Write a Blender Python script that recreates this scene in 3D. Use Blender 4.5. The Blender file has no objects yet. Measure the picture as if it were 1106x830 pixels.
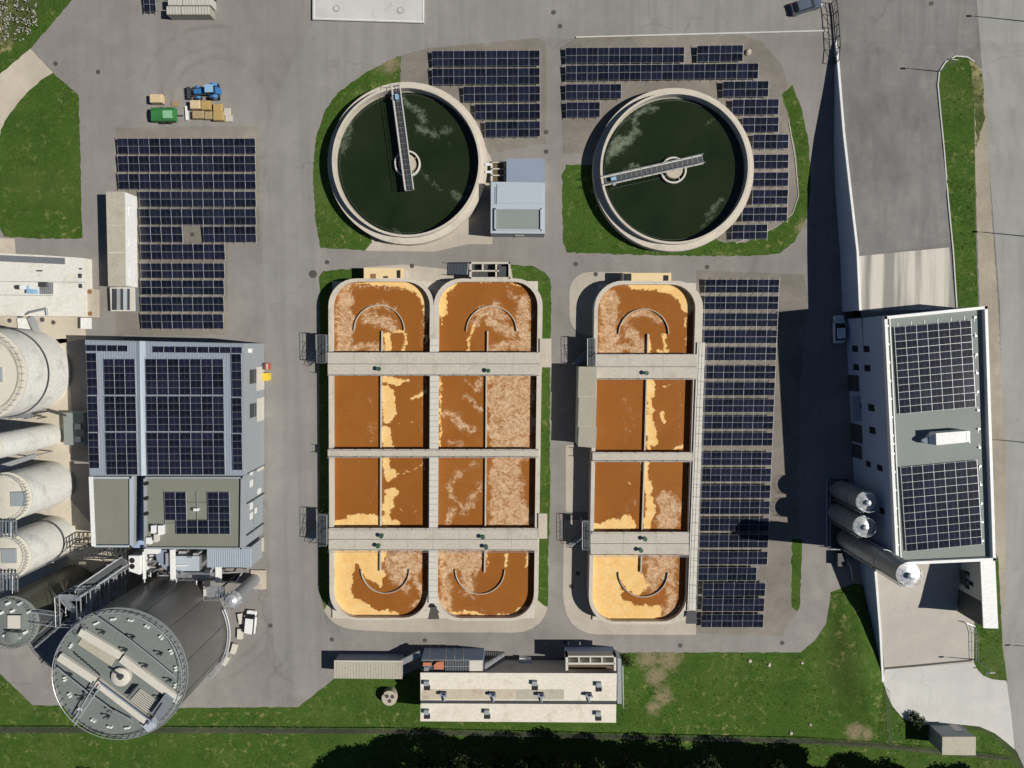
import bpy, math, random
import numpy as np
from mathutils import Vector, Matrix, noise as mnoise
random.seed(7)
PI = math.pi
SC = bpy.context.scene
COL = SC.collection
# ------------------------------------------------------------------ camera
Z0, FPX, TH = 115.0, 767.0, math.radians(3.36)      # drone height, focal length in photo pixels, small pitch
cam_d = bpy.data.cameras.new('drone_camera'); cam = bpy.data.objects.new('drone_camera', cam_d); COL.objects.link(cam)
cam.location = (0, 0, Z0); cam.rotation_euler = (-TH, 0, 0)
cam_d.sensor_width = 36; cam_d.lens = FPX/1106*36; cam_d.clip_start = 1; cam_d.clip_end = 9000
SC.camera = cam
# ------------------------------------------------------------------ light
SUN_EL = math.radians(46.5); SH = (-1.0, 0.10)        # horizontal direction in which shadows fall
l = math.hypot(*SH); sx, sy = -SH[0]/l, -SH[1]/l
w = bpy.data.worlds.new('World'); SC.world = w; w.use_nodes = True
sky = w.node_tree.nodes.new('ShaderNodeTexSky'); sky.sky_type = 'NISHITA'; sky.sun_disc = False
sky.sun_elevation = SUN_EL; sky.sun_rotation = math.atan2(sx, sy); sky.altitude = 400; sky.air_density = 0.65; sky.dust_density = 0.0
bg = w.node_tree.nodes['Background']; bg.inputs['Strength'].default_value = 0.05
w.node_tree.links.new(sky.outputs[0], bg.inputs[0])
sd = bpy.data.lights.new('sun', 'SUN'); sd.energy = 4.85; sd.angle = math.radians(0.5); sd.color = (1.0, 0.955, 0.88)
so = bpy.data.objects.new('sun', sd); COL.objects.link(so)
so.rotation_euler = Vector((sx*math.cos(SUN_EL), sy*math.cos(SUN_EL), math.sin(SUN_EL))).to_track_quat('Z', 'Y').to_euler()
SC.view_settings.view_transform = 'Standard'; SC.view_settings.look = 'None'
SC.view_settings.exposure = 0.0; SC.view_settings.gamma = 1
SC.render.resolution_x = 1024; SC.render.resolution_y = 768

def P(u, v, h=0.0):
    """point of the place at height h that a photo pixel looks at"""
    a, b = u-553.0, 415.0-v
    dx = a; dy = -FPX*math.sin(TH)+b*math.cos(TH); dz = -FPX*math.cos(TH)-b*math.sin(TH)
    t = (Z0-h)/(-dz)
    return Vector((dx*t, dy*t, h))
def lerp(a, b, t): return a+(b-a)*t
HT = [(-400, .03), (45, .03), (58, .6), (96, 1.6), (144, 3.0), (197, 4.4), (272, 5.3), (335, 5.5), (600, 5.4), (650, 3.9), (700, 1.7), (738, .06), (1400, .06)]
def hv(v):
    for (a, ha), (b, hb) in zip(HT, HT[1:]):
        if a <= v <= b: return lerp(ha, hb, (v-a)/(b-a))
    return .03
def T(u, v, dz=0.0): return P(u, v, hv(v)+dz)

# ------------------------------------------------------------------ materials
def srgb(r, g, b):
    f = lambda c: (c/255/12.92) if c/255 <= .04045 else ((c/255+.055)/1.055)**2.4
    return (f(r), f(g), f(b))
class NT:
    def __init__(s, name):
        s.m = bpy.data.materials.new(name); s.m.use_nodes = True; s.t = s.m.node_tree; s.b = s.t.nodes['Principled BSDF']
        s.co = s.t.nodes.new('ShaderNodeTexCoord')
    def n(s, ty, **k):
        o = s.t.nodes.new(ty)
        for a, b in k.items(): setattr(o, a, b)
        return o
    def l(s, a, b): s.t.links.new(a, b)
    def noise(s, scale, detail=4, rough=.6, coord='Object', stretch=None, dist=0):
        o = s.n('ShaderNodeTexNoise'); o.inputs['Scale'].default_value = scale; o.inputs['Detail'].default_value = detail
        o.inputs['Roughness'].default_value = rough; o.inputs['Distortion'].default_value = dist
        src = s.co.outputs[coord]
        if stretch:
            mp = s.n('ShaderNodeMapping'); mp.inputs['Scale'].default_value = stretch; s.l(src, mp.inputs[0]); src = mp.outputs[0]
        s.l(src, o.inputs['Vector']); return o.outputs['Fac']
    def ramp(s, f, stops):
        r = s.n('ShaderNodeValToRGB'); el = r.color_ramp.elements
        for i, (p, c) in enumerate(stops):
            e = el[i] if i < 2 else el.new(p)
            e.position = p; e.color = (*c, 1) if len(c) == 3 else c
        s.l(f, r.inputs[0]); return r.outputs[0]
    def g(s, f, a, b): return s.ramp(f, [(a, (0, 0, 0)), (b, (1, 1, 1))])
    def mix(s, f, a, b, ty='MIX'):
        m = s.n('ShaderNodeMix'); m.data_type = 'RGBA'; m.blend_type = ty
        for i, x in ((0, f), (6, a), (7, b)):
            if isinstance(x, (int, float)): m.inputs[i].default_value = x
            elif isinstance(x, tuple): m.inputs[i].default_value = (*x, 1) if len(x) == 3 else x
            else: s.l(x, m.inputs[i])
        return m.outputs[2]
    def math(s, op, a, b=None, clamp=False):
        m = s.n('ShaderNodeMath'); m.operation = op; m.use_clamp = clamp
        for i, x in enumerate((a, b)):
            if x is None: continue
            if isinstance(x, (int, float)): m.inputs[i].default_value = x
            else: s.l(x, m.inputs[i])
        return m.outputs[0]
    def bump(s, f, strength, dist=.05):
        b = s.n('ShaderNodeBump'); b.inputs['Strength'].default_value = strength; b.inputs['Distance'].default_value = dist
        s.l(f, b.inputs['Height']); s.l(b.outputs[0], s.b.inputs['Normal'])
    def out(s, col, rough=.8, metal=0.0, spec=.5):
        if isinstance(col, tuple): s.b.inputs['Base Color'].default_value = (*col, 1)
        else: s.l(col, s.b.inputs['Base Color'])
        s.b.inputs['Roughness'].default_value = rough; s.b.inputs['Metallic'].default_value = metal
        s.b.inputs['Specular IOR Level'].default_value = spec
        return s.m
def sc(c, k): return tuple(min(1, x*k) for x in c)
def plain(name, c, rough=.7, metal=0.0, var=.18, scale=.6, fine=6, spec=.5, stain=None):
    t = NT(name)
    a = t.mix(t.noise(scale, 6, .65), sc(c, 1-var), sc(c, 1+var))
    a = t.mix(t.g(t.noise(fine, 3), .35, .65), a, t.mix(1.0, a, (.86, .86, .86), 'MULTIPLY'))
    if stain: a = t.mix(t.math('MULTIPLY', t.g(t.noise(.35, 8, .7), .52, .7), .6), a, stain)
    return t.out(a, rough, metal, spec)
def paving(name, c, patch=.16, streak=0.0, grit=.1, dark=None, bump=.3, arcs=False):
    t = NT(name)
    a = t.mix(t.g(t.noise(.05, 5, .6), .35, .65), sc(c, 1-patch), sc(c, 1+patch))
    a = t.mix(t.g(t.noise(.3, 8, .7), .35, .7), a, t.mix(1.0, a, (1-patch, 1-patch, 1-patch*.9), 'MULTIPLY'))
    a = t.mix(t.g(t.noise(.11, 10, .75, dist=.8), .5, .62), a, t.mix(1.0, a, (1+patch*.8, 1+patch*.75, 1+patch*.7), 'MULTIPLY'))
    if arcs:                     # worn tyre tracks where lorries turn
        for (cx, cy, rr_, wd_) in arcs:
            sp = t.n('ShaderNodeSeparateXYZ'); t.l(t.co.outputs['Object'], sp.inputs[0])
            d = t.math('SQRT', t.math('ADD', t.math('POWER', t.math('SUBTRACT', sp.outputs[0], cx), 2), t.math('POWER', t.math('SUBTRACT', sp.outputs[1], cy), 2)))
            d = t.math('ADD', d, t.math('MULTIPLY', t.noise(.12, 3), 1.2))
            e = t.math('SUBTRACT', 1, t.math('DIVIDE', t.math('ABSOLUTE', t.math('SUBTRACT', d, rr_)), wd_), True)
            e = t.math('MULTIPLY', e, t.g(t.noise(.09, 4), .42, .6))
            a = t.mix(t.math('MULTIPLY', e, .42), a, sc(c, .5))
    a = t.mix(t.g(t.noise(7, 4, .7), .3, .7), a, t.mix(1.0, a, (1-grit*1.6,)*3, 'MULTIPLY'))
    if streak: a = t.mix(t.math('MULTIPLY', t.g(t.noise(1, 4, .6, stretch=(.55, .02, 1)), .45, .68), streak), a, dark or sc(c, .45))
    a = t.mix(t.g(t.noise(.9, 10, .75), .66, .72), a, t.mix(1.0, a, (.72, .72, .72), 'MULTIPLY'))
    vo = t.n('ShaderNodeTexVoronoi'); vo.feature = 'DISTANCE_TO_EDGE'; vo.inputs['Scale'].default_value = .055
    wp = t.n('ShaderNodeMix'); wp.data_type = 'RGBA'; wp.inputs[0].default_value = .12
    nz = t.n('ShaderNodeTexNoise'); nz.inputs['Scale'].default_value = .35; nz.inputs['Detail'].default_value = 6; t.l(t.co.outputs['Object'], nz.inputs['Vector'])
    ad = t.n('ShaderNodeVectorMath'); ad.operation = 'MULTIPLY_ADD'; t.l(nz.outputs['Color'], ad.inputs[0]); ad.inputs[1].default_value = (5, 5, 0); t.l(t.co.outputs['Object'], ad.inputs[2]); t.l(ad.outputs[0], vo.inputs['Vector'])
    cr = t.math('MULTIPLY', t.math('SUBTRACT', 1, t.g(vo.outputs['Distance'], .0, .0065)), t.g(t.noise(.06, 3), .45, .6))
    a = t.mix(t.math('MULTIPLY', cr, .38), a, sc(c, .45))
    a = t.mix(t.math('MULTIPLY', t.g(t.noise(.45, 3, .5), .68, .74), .3), a, sc(c, .55))
    t.bump(t.noise(12, 4), bump, .02)
    return t.out(a, .9, 0, .25)
M = {}
M['field'] = paving('field_soil_and_grass', (.05, .075, .022), .35)
ARCS = [(P(238, 118).x, P(238, 118).y, 8.5, .7), (P(238, 118).x, P(238, 118).y, 10.4, .6), (P(238, 118).x, P(238, 118).y, 13.5, .5), (P(205, 640).x, P(205, 640).y, 14.5, .5), (P(205, 640).x, P(205, 640).y, 16.3, .5), (P(205, 640).x, P(205, 640).y, 20, .6), (P(330, 700).x, P(330, 700).y, 7, .5), (P(900, 660).x, P(900, 660).y, 14, .8), (P(870, 300).x, P(870, 300).y, 9, .8)]
M['asphalt'] = paving('asphalt', (.262, .246, .228), .13, .15, arcs=ARCS)
M['asphalt_dark'] = paving('asphalt_dark', (.20, .192, .182), .12, .3)
M['asphalt_pale'] = paving('asphalt_pale', (.275, .262, .245), .10, .3)
M['forecourt'] = paving('forecourt_asphalt', (.225, .22, .208), .15, .4)
M['road_pale'] = paving('road_pale', (.33, .33, .305), .08, .3)
M['gravel'] = paving('gravel_brown', (.262, .236, .20), .22, 0, .22, bump=.6)
M['gravel_beige'] = paving('gravel_beige', (.42, .37, .29), .2, .2, .2, bump=.6)
M['concrete_pale'] = paving('concrete_pale', (.46, .415, .345), .10, .1)
M['concrete_cream'] = paving('concrete_cream', (.52, .462, .37), .12)
M['concrete_yard'] = paving('concrete_yard', (.50, .462, .405), .08, .08)
M['concrete_white'] = paving('concrete_white', (.58, .57, .54), .08, .1)
t = NT('ramp_streaked')
a = t.mix(t.g(t.noise(1, 4, .55, stretch=(.5, .010, 1)), .43, .60), (.60, .56, .49), (.27, .255, .23))
a = t.mix(t.g(t.noise(5, 5), .3, .7), a, t.mix(1.0, a, (.85, .85, .85), 'MULTIPLY')); M['ramp'] = t.out(a, .9)
DRY = [(709, 730, 1.9), (700, 711, 2.0), (716, 752, 1.6), (722, 712, 2.2), (706, 764, 1.2), (924, 791, 1.7), (936, 793, 1.2), (420, 66, 2.0), (868, 246, 1.3)]
def grassmat(name, c1, c2, dry, amt):
    t = NT(name)
    a = t.mix(t.g(t.noise(.25, 8, .7), .3, .7), c1, c2)
    a = t.mix(t.g(t.noise(2.2, 10, .85), .36, .62), t.mix(1.0, a, (.55, .58, .55), 'MULTIPLY'), a)
    a = t.mix(t.math('MULTIPLY', t.g(t.noise(.07, 6, .7), .5, .7), .45), a, t.mix(.35, a, dry))
    a = t.mix(t.math('MULTIPLY', t.g(t.noise(.8, 10, .8), 1-amt, 1-amt+.09), t.g(t.noise(.1, 3), .4, .6)), a, dry)
    sp = t.n('ShaderNodeSeparateXYZ'); t.l(t.co.outputs['Object'], sp.inputs[0]); tot = None
    for u, v, r_ in DRY:
        c = P(u, v); d = t.math('SQRT', t.math('ADD', t.math('POWER', t.math('SUBTRACT', sp.outputs[0], c.x), 2), t.math('POWER', t.math('SUBTRACT', sp.outputs[1], c.y), 2)))
        e = t.math('SUBTRACT', 1.0, t.math('DIVIDE', d, r_*1.5)); tot = e if tot is None else t.math('MAXIMUM', tot, e)
    m = t.g(t.math('ADD', tot, t.math('MULTIPLY', t.math('SUBTRACT', t.noise(.9, 9, .8), .5), 2.2)), .2, .75)
    a = t.mix(t.math('MULTIPLY', m, .85), a, t.mix(t.noise(3, 6), (.20, .16, .09), (.40, .33, .21)))
    t.bump(t.noise(5, 6, .8), 1, .25)
    return t.out(a, .95, 0, .1)
M['grass'] = grassmat('grass', (.056, .118, .018), (.094, .172, .030), (.27, .27, .10), .46)
M['grass_rough'] = grassmat('grass_rough', (.075, .11, .03), (.13, .16, .055), (.34, .31, .15), .58)
M['ditch'] = paving('ditch_with_fence_shade', (.075, .085, .045), .3, 0, .3)  # strip colour darkened to carry the shadow along the fence
M['soil'] = paving('dry_soil', (.28, .22, .13), .35, 0, .25)
M['leaf'] = plain('tree_leaf', (.022, .034, .010), .8, var=.5, scale=.9, spec=.2)
M['leaf_dry'] = plain('tree_leaf_dry', (.05, .055, .018), .8, var=.5, scale=.9, spec=.2)
M['leaf_bush'] = plain('bush_leaf', (.035, .06, .015), .8, var=.5, scale=.9, spec=.2)
M['bark'] = plain('bark', (.09, .065, .045), .95, var=.3)
M['wall'] = plain('wall_concrete', (.56, .51, .43), .85, var=.10, stain=(.30, .27, .22))
M['deck'] = plain('deck_concrete', (.50, .46, .39), .85, var=.10, scale=.3, fine=3, stain=(.32, .29, .24))
M['deck_dirty'] = plain('deck_grated', (.36, .33, .29), .8, var=.14, scale=1.5, fine=5)
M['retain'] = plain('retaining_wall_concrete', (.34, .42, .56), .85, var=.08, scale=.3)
M['white'] = plain('white_sheet', (.78, .78, .76), .55, var=.05, scale=.5, fine=2)
M['offwhite'] = plain('offwhite', (.60, .57, .50), .7, var=.08)
M['cream'] = plain('cream_roof', (.72, .67, .57), .75, var=.08, scale=.3, fine=3, stain=(.42, .34, .24))
M['worn'] = plain('rust_streaked_roof', (.52, .45, .35), .8, var=.12, scale=.8, fine=3, stain=(.30, .15, .07))
M['beige'] = plain('beige_roof', (.44, .41, .33), .8, var=.10, scale=.5, fine=3, stain=(.3, .26, .19))
M['beige_green'] = plain('mossy_beige_concrete', (.36, .335, .27), .85, var=.10, scale=.5)
M['membrane'] = plain('roof_membrane', (.235, .265, .245), .85, var=.08, scale=.3, fine=8)
M['membrane_dark'] = plain('roof_membrane_olive', (.20, .205, .17), .85, var=.10, scale=.3, fine=8)
M['slate_roof'] = plain('blue_grey_roof', (.24, .29, .37), .55, var=.06, scale=.4)
M['pale_flat'] = plain('pale_flat_roof', (.72, .70, .63), .75, var=.07, scale=.3, fine=3, stain=(.5, .46, .38))
M['ridge'] = plain('ridge_glazing', (.33, .39, .45), .4, var=.05)
M['corridor'] = plain('corridor_roof', (.32, .42, .64), .6)  # blue of the slot's shade is put into this roof colour
M['steel_shade'] = plain('shade_tinted_steel', (.20, .23, .27), .5, .3, var=.15, scale=2)  # steel darkened and blued to stand in for shade on the stair tower
M['metal_roof'] = plain('grey_blue_metal_roof', (.245, .285, .345), .5, var=.06, scale=.4)
M['pale_roof'] = plain('pale_blue_roof', (.42, .47, .52), .5, var=.06, scale=.4)
M['dark'] = plain('dark_opening', (.012, .012, .014), .8)
M['glass'] = plain('window_glass', (.02, .025, .03), .12, var=.1)
M['blind'] = plain('window_blind', (.72, .72, .70), .5, var=.04)
M['steel'] = plain('galvanised_steel', (.42, .44, .46), .45, .6, var=.15, scale=2)
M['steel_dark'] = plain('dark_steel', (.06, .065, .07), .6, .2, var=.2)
M['steel_bright'] = plain('bright_steel', (.66, .67, .68), .38, .55, var=.08, scale=1)
M['wallmetal'] = plain('grey_cladding', (.30, .33, .345), .6, var=.06)
M['tankwhite'] = plain('silo_concrete_white', (.72, .71, .66), .8, var=.08, scale=.25, fine=2, stain=(.36, .34, .29))
M['tankroof'] = plain('silo_roof', (.60, .565, .48), .85, var=.08, scale=.3, stain=(.36, .34, .28))
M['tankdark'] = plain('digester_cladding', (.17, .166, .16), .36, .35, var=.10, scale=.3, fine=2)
M['tankdark_olive'] = plain('small_digester_cladding', (.10, .10, .075), .45, .2, var=.12, scale=.4)
M['tanktop'] = plain('digester_roof', (.175, .195, .185), .7, var=.10, scale=.4, fine=4)
M['alu'] = plain('aluminium_frame', (.46, .47, .49), .4, .3, var=.04)
M['rust'] = plain('rusty_stain', (.26, .13, .06), .9, var=.3, scale=1.5)
M['red'] = plain('red_paint', (.42, .09, .05), .5); M['terracotta'] = plain('terracotta', (.50, .17, .09), .7)
M['yellow'] = plain('yellow_paint', (.72, .52, .04), .5, var=.05)
M['blue'] = plain('blue_paint', (.045, .19, .45), .35, var=.08); M['blue_pale'] = plain('pale_blue_panel', (.26, .45, .62), .4, var=.06)
M['green'] = plain('green_tarpaulin', (.035, .18, .045), .6, var=.2, scale=1.5); M['green_pale'] = plain('pale_green_panel', (.22, .46, .27), .6)
M['tyre'] = plain('tyre_rubber', (.018, .018, .019), .9)
M['car_white'] = plain('white_car_paint', (.78, .78, .77), .22, var=.02); M['car_silver'] = plain('silver_car_paint', (.70, .74, .80), .25, .1, var=.03)
M['car_dark'] = plain('grey_car_paint', (.13, .16, .21), .25, .4, var=.03)
M['lamp'] = plain('lamp_lens', (.7, .7, .65), .2)
M['taillight'] = plain('tail_light', (.35, .02, .02), .3)
M['foam_cream'] = plain('cream_foam_in_chamber', (.76, .58, .32), .8, var=.08, scale=2)
M['wood'] = plain('pallet_wood', (.36, .27, .15), .8, var=.2, scale=2); M['wood_dark'] = plain('weathered_planks', (.12, .09, .05), .85, var=.25, scale=2)
M['crate'] = plain('sand_sack', (.60, .47, .28), .8, var=.12); M['ochre'] = plain('ochre_sack', (.42, .29, .11), .8, var=.15)
M['crate_white'] = plain('grey_white_block', (.50, .48, .43), .8, var=.1); M['crate_grey'] = plain('moulded_block', (.34, .33, .27), .85, var=.2, scale=2)
M['lid'] = plain('cast_iron', (.075, .068, .06), .8, var=.3); M['paint_white'] = plain('road_paint', (.55, .54, .5), .7, var=.15, scale=2)
M['valve'] = plain('green_valve', (.03, .09, .05), .5)
# photovoltaic glass
t = NT('photovoltaic_glass')
oi = t.n('ShaderNodeObjectInfo')
sep = t.n('ShaderNodeSeparateXYZ'); t.l(t.co.outputs['Object'], sep.inputs[0])
def gridline(axis, n, wd):
    f = t.math('FRACT', t.math('MULTIPLY', t.math('ADD', sep.outputs[axis], .5), n))
    return t.math('GREATER_THAN', t.math('ABSOLUTE', t.math('SUBTRACT', f, .5)), .5-wd)
base = t.mix(oi.outputs['Random'], (.004, .006, .013), (.013, .016, .034))
base = t.mix(t.math('MULTIPLY', t.g(t.noise(.9, 4, coord='Object'), .45, .7), .35), base, (.03, .03, .035))
g1 = t.math('MAXIMUM', gridline(0, 10, .05), gridline(1, 6, .04))
c = t.mix(t.math('MULTIPLY', g1, .35), base, (.03, .033, .055))
c = t.mix(t.math('MULTIPLY', gridline(0, 2, .022), .5), c, (.15, .16, .19))
M['pv'] = t.out(c, .14, 0, .25)
# liquids: masks are stored per vertex (foam = thick cream foam, speck = thin broken foam)
def sludge():
    t = NT('brown_sludge'); A = []
    for nm in ('foam', 'speck'):
        a = t.n('ShaderNodeAttribute'); a.attribute_name = nm; A.append(a.outputs['Fac'])
    n1 = t.noise(1.6, 9, .72); n2 = t.noise(1.0, 10, .8, dist=1.2); n3 = t.noise(4.2, 9, .9, dist=1.6)
    brown = t.mix(t.g(t.noise(.16, 5, .6), .3, .7), (.245, .083, .013), (.285, .103, .018))
    f = t.math('ADD', A[0], t.math('MULTIPLY', t.math('SUBTRACT', n1, .5), 4.6))
    fm = t.g(f, -.15, .5)
    holes = t.g(t.noise(1.9, 10, .85, dist=1.5), .60, .68)
    s = t.math('ADD', A[1], t.math('MULTIPLY', t.math('SUBTRACT', n3, .5), 5.6))
    s = t.math('ADD', s, t.math('MULTIPLY', t.math('SUBTRACT', n2, .5), 3.4))
    sm = t.g(s, .25, 1.15)
    wisp = t.noise(.5, 10, .72, dist=2.2); ws = t.math('SUBTRACT', 1, t.g(t.math('ABSOLUTE', t.math('SUBTRACT', wisp, .5)), .0, .018))
    brown = t.mix(t.math('MULTIPLY', t.math('MULTIPLY', ws, t.g(t.noise(.22, 3), .5, .65)), .35), brown, (.42, .22, .08))
    c = t.mix(t.math('MULTIPLY', sm, .8), brown, t.mix(t.g(n2, .4, .6), (.62, .42, .23), (.72, .55, .37)))
    cream = t.mix(t.g(t.noise(.9, 9, .7), .35, .65), (.74, .45, .15), (.80, .58, .27))
    cream = t.mix(t.math('MULTIPLY', t.g(t.noise(3.5, 8, .8), .45, .62), .4), cream, (.60, .33, .10))
    c = t.mix(t.math('MULTIPLY', fm, t.math('SUBTRACT', 1, t.math('MULTIPLY', holes, t.math('SUBTRACT', 1, t.g(f, .6, 1.8))))), c, cream)
    t.bump(fm, .5, .06)
    return t.out(c, .75, 0, .15)
M['sludge'] = sludge()
def clear():
    t = NT('dark_green_water')
    a = t.n('ShaderNodeAttribute'); a.attribute_name = 'speck'
    n3 = t.noise(2.4, 10, .8, dist=1.6); n2 = t.noise(.5, 6, .7, dist=1.0)
    s = t.math('ADD', a.outputs['Fac'], t.math('MULTIPLY', t.math('SUBTRACT', n3, .5), 3.2))
    s = t.math('ADD', s, t.math('MULTIPLY', t.math('SUBTRACT', n2, .5), 2.2))
    sm = t.g(s, .12, 1.0)
    base = t.mix(t.g(t.noise(.12, 5), .3, .7), (.009, .017, .006), (.017, .027, .011))
    c = t.mix(t.math('MULTIPLY', sm, .75), base, (.20, .235, .165))
    return t.out(c, .12, 0, .4)
M['water'] = clear()

# ------------------------------------------------------------------ mesh building
class MB:
    def __init__(s): s.v = []; s.f = []; s.mi = []; s.mats = []
    def mid(s, m):
        if m not in s.mats: s.mats.append(m)
        return s.mats.index(m)
    def face(s, pts, m):
        i = len(s.v); s.v += [tuple(p) for p in pts]; s.f.append(tuple(range(i, i+len(pts)))); s.mi.append(s.mid(m)); return s
    def loft(s, rings, m, cap0=True, cap1=True, mcap=None, closed=True):
        n = len(rings[0]); i = len(s.v)
        for r in rings: s.v += [tuple(p) for p in r]
        k = s.mid(m); kc = s.mid(mcap) if mcap else k
        for a in range(len(rings)-1):
            for b in range(n if closed else n-1):
                c = (b+1) % n
                s.f.append((i+a*n+b, i+a*n+c, i+(a+1)*n+c, i+(a+1)*n+b)); s.mi.append(k)
        if cap0: s.f.append(tuple(i+b for b in reversed(range(n)))); s.mi.append(k)
        if cap1: s.f.append(tuple(i+(len(rings)-1)*n+b for b in range(n))); s.mi.append(kc)
        return s
    def prism(s, pts, z0, z1, m, mtop=None, bev=0):
        """pts: xy outline, base z0, top z1"""
        pts = [(p[0], p[1]) for p in pts]
        ar = sum(pts[i][0]*pts[(i+1) % len(pts)][1]-pts[(i+1) % len(pts)][0]*pts[i][1] for i in range(len(pts)))
        if ar < 0: pts = pts[::-1]
        rings = [[(x, y, z0) for x, y in pts], [(x, y, z1) for x, y in pts]]
        return s.loft(rings, m, mcap=mtop)
    def box(s, c, d, m, rz=0, mtop=None):
        cx, cy, cz = c; a, b, h = d[0]/2, d[1]/2, d[2]/2; co, si = math.cos(rz), math.sin(rz)
        return s.prism([(cx+x*co-y*si, cy+x*si+y*co) for x, y in ((-a, -b), (a, -b), (a, b), (-a, b))], cz-h, cz+h, m, mtop)
    def tube(s, p, q, r, m, n=6, r2=None):
        p, q = Vector(p), Vector(q); d = (q-p)
        if d.length < 1e-6: return s
        d.normalize(); a = d.orthogonal().normalized(); b = d.cross(a); r2 = r if r2 is None else r2
        return s.loft([[p+(a*math.cos(2*PI*k/n)+b*math.sin(2*PI*k/n))*r for k in range(n)], [q+(a*math.cos(2*PI*k/n)+b*math.sin(2*PI*k/n))*r2 for k in range(n)]], m)
    def path(s, pts, r, m, n=6):
        for a, b in zip(pts, pts[1:]): s.tube(a, b, r, m, n)
        return s
    def bar(s, p, q, w, h, m):
        """rectangular bar from p to q"""
        p, q = Vector(p), Vector(q); d = (q-p).normalized(); a = d.cross(Vector((0, 0, 1)))
        a = Vector((1, 0, 0)) if a.length < 1e-4 else a.normalized(); b = a.cross(d)
        R = lambda o: [o+a*x*w/2+b*y*h/2 for x, y in ((-1, -1), (1, -1), (1, 1), (-1, 1))]
        return s.loft([R(p), R(q)], m)
    def lathe(s, c, prof, m, n=48, mcap=None, cap0=True, cap1=True):
        c = Vector(c)
        return s.loft([[c+Vector((r*math.cos(2*PI*k/n), r*math.sin(2*PI*k/n), z)) for k in range(n)] for r, z in prof], m, cap0, cap1, mcap)
    def ring(s, c, ro, ri, z0, z1, m, n=96, a0=0, a1=2*PI):
        full = abs(a1-a0-2*PI) < 1e-6
        R = []
        for k in range(n if full else n+1):
            a = a0+(a1-a0)*k/n; co, si = math.cos(a), math.sin(a)
            R.append([(c[0]+ri*co, c[1]+ri*si, z0), (c[0]+ro*co, c[1]+ro*si, z0), (c[0]+ro*co, c[1]+ro*si, z1), (c[0]+ri*co, c[1]+ri*si, z1)])
        if full: R.append(R[0]); return s.loft(R, m, False, False)
        return s.loft(R, m)
    def rail(s, pts, m, h=1.05, r=.035, step=1.8, mid=True):
        pts = [Vector(p) for p in pts]
        for a, b in zip(pts, pts[1:]):
            up = Vector((0, 0, h)); s.tube(a+up, b+up, r, m, 5)
            if mid: s.tube(a+up*.5, b+up*.5, r*.7, m, 4)
            n = max(1, int((b-a).length/step))
            for k in range(n+1):
                q = a.lerp(b, k/n); s.tube(q, q+up, r, m, 4)
        return s
    def obj(s, name, parent=None, smooth=False, loc=None):
        me = bpy.data.meshes.new(name)
        off = parent.matrix_off if False else (OFF.get(parent.name, Vector((0, 0, 0))) if parent else (Vector(loc) if loc is not None else Vector((0, 0, 0))))
        me.from_pydata([(x-off[0], y-off[1], z-off[2]) for x, y, z in s.v], [], s.f)
        for m in s.mats: me.materials.append(M[m])
        me.polygons.foreach_set('material_index', s.mi)
        if smooth:
            me.polygons.foreach_set('use_smooth', [True]*len(s.f))
        me.validate(); me.update()
        if smooth:
            try: me.set_sharp_from_angle(angle=math.radians(35))
            except Exception: pass
        o = bpy.data.objects.new(name, me); COL.objects.link(o)
        if parent: o.parent = parent; OFF[o.name] = off
        else:
            o.location = off; OFF[o.name] = off
        return o
OFF = {}
def thing(name, label, cat, loc, group=None):
    o = bpy.data.objects.new(name, None); COL.objects.link(o); o.location = loc; o.empty_display_size = .3
    o['label'] = label; o['category'] = cat
    if group: o['group'] = group
    OFF[o.name] = Vector(loc); return o
def tag(o, label=None, cat=None, group=None, kind=None):
    for k, x in (('label', label), ('category', cat), ('group', group), ('kind', kind)):
        if x: o[k] = x
    return o
def copy_tree(o, parent=None):
    c = o.copy(); COL.objects.link(c); c.parent = parent
    for ch in list(o.children): copy_tree(ch, c)
    return c
ORD = ['first', 'second', 'third', 'fourth', 'fifth', 'sixth', 'seventh', 'eighth', 'ninth', 'tenth', 'eleventh', 'twelfth', 'thirteenth', 'fourteenth', 'fifteenth', 'sixteenth', 'seventeenth', 'eighteenth', 'nineteenth', 'twentieth', 'twenty-first', 'twenty-second']

# ------------------------------------------------------------------ ground sheets
def smooth_poly(p, it=2):
    for _ in range(it):
        q = []
        for i in range(len(p)):
            a, b = p[i], p[(i+1) % len(p)]
            if math.hypot(a[0]-b[0], a[1]-b[1]) < 14 or it == 0: q += [a]; continue
            q += [a]
        p = q
    return p
def rr(u0, v0, u1, v1, r):
    o = []
    for cx, cy, a in ((u0+r, v0+r, PI), (u1-r, v0+r, 1.5*PI), (u1-r, v1-r, 0), (u0+r, v1-r, .5*PI)):
        for k in range(7): o.append((cx+r*math.cos(a+k*PI/12), cy+r*math.sin(a+k*PI/12)))
    return o
def jitter(p, amp, step=4.0):
    o = []
    for i in range(len(p)):
        a, b = p[i], p[(i+1) % len(p)]; n = max(1, int(math.hypot(a[0]-b[0], a[1]-b[1])/step))
        for k in range(n):
            x, y = lerp(a[0], b[0], k/n), lerp(a[1], b[1], k/n)
            o.append((x+amp*mnoise.noise((x*.23, y*.23, 3.1)), y+amp*mnoise.noise((x*.23, y*.23, 9.7))))
    return o
def inpoly(x, y, p):
    r = False; j = len(p)-1
    for i in range(len(p)):
        if (p[i][1] > y) != (p[j][1] > y) and x < (p[j][0]-p[i][0])*(y-p[i][1])/(p[j][1]-p[i][1])+p[i][0]: r = not r
        j = i
    return r
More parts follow.
